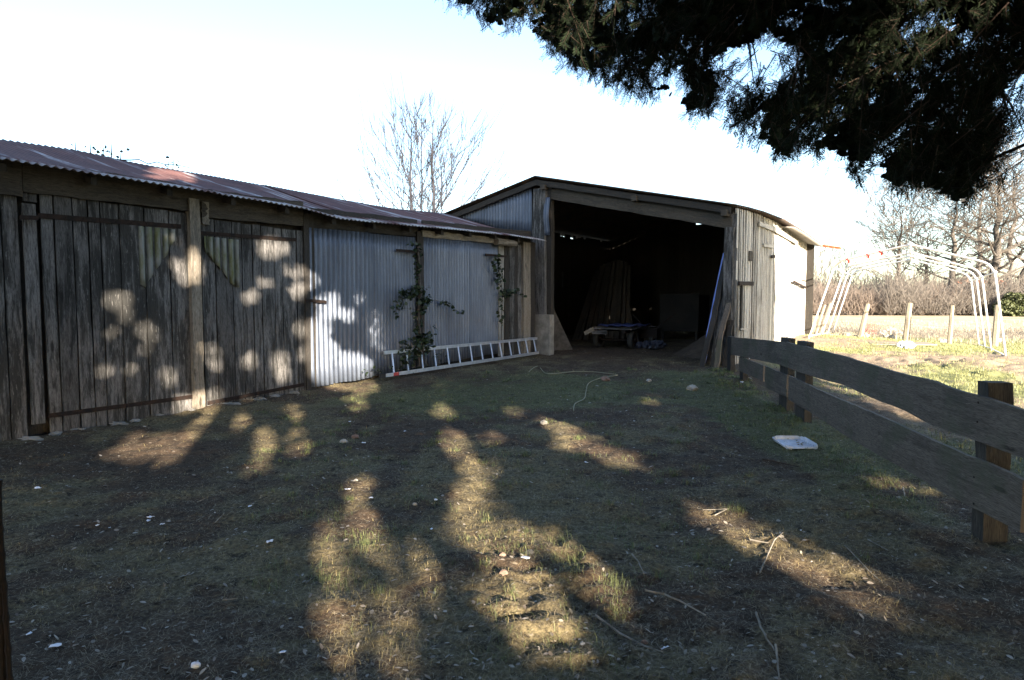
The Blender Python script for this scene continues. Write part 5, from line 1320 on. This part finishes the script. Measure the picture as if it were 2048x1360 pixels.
# ================================================================ EVERGREENS BEHIND THE VIEWER (unseen; crowns shaped to shade the yard and leave sun spots)
ELLIPS = """549 498 25 17;527 496 11 11;594 544 22 9;389 545 20 19;389 521 9 12;368 553 12 14;501 595 11 11;596 585 12 13;625 566 10 10;658 617 24 24;720 603 9 9;637 665 20 20;601 661 11 14;615 706 13 14;656 700 17 10;561 722 14 12;565 747 12 13;500 722 12 12;450 727 20 14;418 708 17 12;748 650 14 22;768 682 24 13;683 742 52 28;700 634 10 9;453 677 13 8;438 800 34 18;480 795 18 8;522 564 8 8;540 570 6 6
297 674 13 27;250 600 15 13;254 627 10 12;226 608 13 11;222 670 12 8;207 735 9 14;216 782 9 13;263 738 8 8;332 754 15 11;344 481 7 6;348 523 9 8;367 810 22 12;330 345 32 8;378 352 10 5
285 880 30 9;345 888 28 14;400 868 34 15;355 908 30 6;530 888 18 26;515 945 20 17;595 885 20 20;588 826 18 13;407 940 8 9;440 848 44 14;730 775 24 10;712 805 20 13;885 822 18 10;905 880 26 16;985 878 18 7;1028 820 16 9;965 950 32 22;880 765 20 8
717 1000 14 16;677 1064 20 16;719 1064 25 28;750 1068 13 20;657 1126 17 34;688 1183 28 26;847 1135 14 26;790 1258 26 55;794 1310 24 30;671 1302 20 36;935 1020 38 44;975 1065 34 36;1010 1130 36 60;1060 1200 60 40;1035 1262 50 36;1085 1289 62 55;1120 1336 56 36;1195 1170 30 32;1239 1183 18 12;1257 1227 22 20;1045 1060 20 14;1120 1086 24 12
1098 844 18 7;1129 866 28 10;1173 888 34 9;1235 914 44 7;1283 936 20 6;1480 1055 30 11;1540 1085 50 20;1600 1120 60 23;1660 1150 58 23;1715 1180 48 18;1760 1220 36 10;1750 958 35 5;1790 975 30 5;1895 1012 30 5;1300 800 18 6;1390 775 16 5;1094 420 6 22;1070 452 8 8;925 920 22 30;945 985 32 34;1020 1190 46 60;655 1190 18 60;690 1290 22 60;470 838 34 9;250 905 34 9;320 915 34 8;1395 1015 54 6;1440 1034 34 8;1000 1100 34 50;720 975 18 22;1140 890 30 9"""
EL = np.array([list(map(float, e.split())) for e in ELLIPS.replace('\n', ';').split(';') if e.strip()])
LITPOLY = [(1540, 380), (1546, 560), (1552, 684), (1500, 700), (1640, 772), (1760, 830), (1880, 852), (2000, 850), (2140, 850), (2140, 300)]
def landing(P):
    """where the shadow of each point falls: first hit among shed wall, shed roof, gable, lath wall, ground"""
    n = len(P); best = np.full(n, 1e9)
    def trypl(pl, tmin, tmax, zmaxf):
        nonlocal best
        den = LDIR@pl.n; s_ = ((pl.o-P)@pl.n)/den; Q = P+LDIR*s_[:, None]; t_ = (Q-pl.o)@pl.d
        ok = (s_ > 0) & (t_ > tmin) & (t_ < tmax) & (Q[:, 2] < zmaxf(t_)) & (Q[:, 2] > -.2) & (s_ < best); best = np.where(ok, s_, best)
    trypl(W, -4, 10.7, lambda t: np.full_like(t, 3.2)); trypl(C, 0, 10.6, lambda t: np.full_like(t, 4.0)); trypl(G, SR, .3, lambda t: apex_z+.0+t*.24)
    # shed roof as a tilted plane
    a = W.P(0, roofz(0, 0), KE); b = W.P(8, roofz(8, 0), KE); c = W.P(0, roofz(0, 1), KT); nn = np.cross(b-a, c-a)
    s_ = ((a-P)@nn)/(LDIR@nn); Q = P+LDIR*s_[:, None]; kk = (Q-W.o)@W.n; t_ = (Q-W.o)@W.d
    ok = (s_ > 0) & (kk < KE) & (kk > KT) & (t_ > -4) & (t_ < 10.6) & (s_ < best); best = np.where(ok, s_, best)
    z = np.full(n, .1)
    for _ in range(3):
        s_ = (z-P[:, 2])/LDIR[2]; Q = P+LDIR*s_[:, None]; z = gz_base(Q[:, 0], Q[:, 1])
    best = np.where(s_ < best, s_, best)
    return P+LDIR*best[:, None]
def lit(P, margin, soft=0.):  # marks leaves to drop so that sun reaches the chosen spots
    Q = landing(P); uu, vv, zz = project(Q); front = zz > .3
    L_ = np.zeros(len(P), bool)
    mp = margin*FPX/np.maximum(zz, .3)
    for (eu, ev, ru, rv) in EL:
        m_ = mp; wall_ = ev < 810 and (eu < 640 or ev < 745); m_ = mp*(.85 if wall_ else .72); g_ = (1.24 if (eu > 400 and ev > 640) else 1.10) if wall_ else 1.10; hsh = math.sin(eu*12.9898+ev*78.233)*43758.5453; leak = max(0., (hsh-math.floor(hsh))-.45)*.30*soft; L_ |= (rY.uniform(0, 1, len(P)) > leak) & (((uu-eu)/(ru*g_+m_))**2+((vv-ev)/(rv*g_+m_))**2 < 1)
    pol = inpoly(uu, vv, LITPOLY) | ((uu >= 2130) & (zz > .3) & (vv < 860)) 
    infront = ((Q-W.o)@W.n > -.06) | ((vv < 400) & (uu < 450) & ((Q-W.o)@W.n > KT-.1))
    return (L_ & front & (zz < 21) & infront) | (pol & front), Q
eS = np.array([-SH[1]*-1, SH[0]*-1, 0.]); eS = np.array([.947, .32, 0.])
trees_bh = [(-6.5, 11.0, 13.0, 'broad evergreen behind the viewer, left of the light'), (-1.0, 10.0, 14.0, 'tall evergreen standing behind the viewer'), (4.5, 11.0, 14.5, 'tallest evergreen behind the viewer'), (9.0, 10.0, 12.5, 'evergreen behind the viewer on the paddock side')]
def cloudpts(n):
    sv = rY.uniform(-11.5, 12.2, n); qv = rY.uniform(7.0, 14.0, n); zv = rY.uniform(1.6, 15.5, n)
    P = eS*sv[:, None]-np.array([SH[0], SH[1], 0])*qv[:, None]; P[:, 2] = zv
    return P[zv < 15.2-.10*np.maximum(0, sv-3)**1.6]
PS = cloudpts(230000); isl, Q = lit(PS, .05, 1.); isl &= rY.uniform(0, 1, len(PS)) > .035; PS = PS[~isl]; CSs = .13
PB = cloudpts(60000); isl, Q = lit(PB, .20); PB = PB[~isl]; CSb = .42  # large cards added to make the crowns' shade opaque
print('shade leaves', len(PS), len(PB))
isl, Q = lit(YEWPO, .07); leaves_mesh(YEWPO[~isl], .16, M['yew'], 'crown', yew, seed=91, cen=True); print('over', len(YEWPO))
# own tree for each leaf: nearest trunk
tps_ = [eS*s_-np.array([SH[0], SH[1], 0])*q_ for s_, q_, h_, l_ in trees_bh]
ownf = lambda P: np.argmin(np.stack([np.hypot(P[:, 0]-p[0], P[:, 1]-p[1]) for p in tps_], 1), 1)
owS, owB = ownf(PS), ownf(PB)
for i, (s_, q_, h_, l_) in enumerate(trees_bh):
    b_ = tps_[i].copy(); b_[2] = zg(b_); t_ = thing('evergreen_tree', b_, l_, 'tree', 'evergreens behind the viewer')
    leaves_mesh(PS[owS == i], CSs, M['yew'], 'crown', t_, seed=40+i, cen=True); leaves_mesh(PB[owB == i], CSb, M['yew'], 'shade_cards', t_, seed=50+i, cen=True)
    m = MB(); m.tube([b_-Z3*.2, b_+Z3*3, b_+Z3*h_*.9], [.3, .22, .05], 10)
    m.build('trunk', M['bark_yew'], t_, smooth=True)
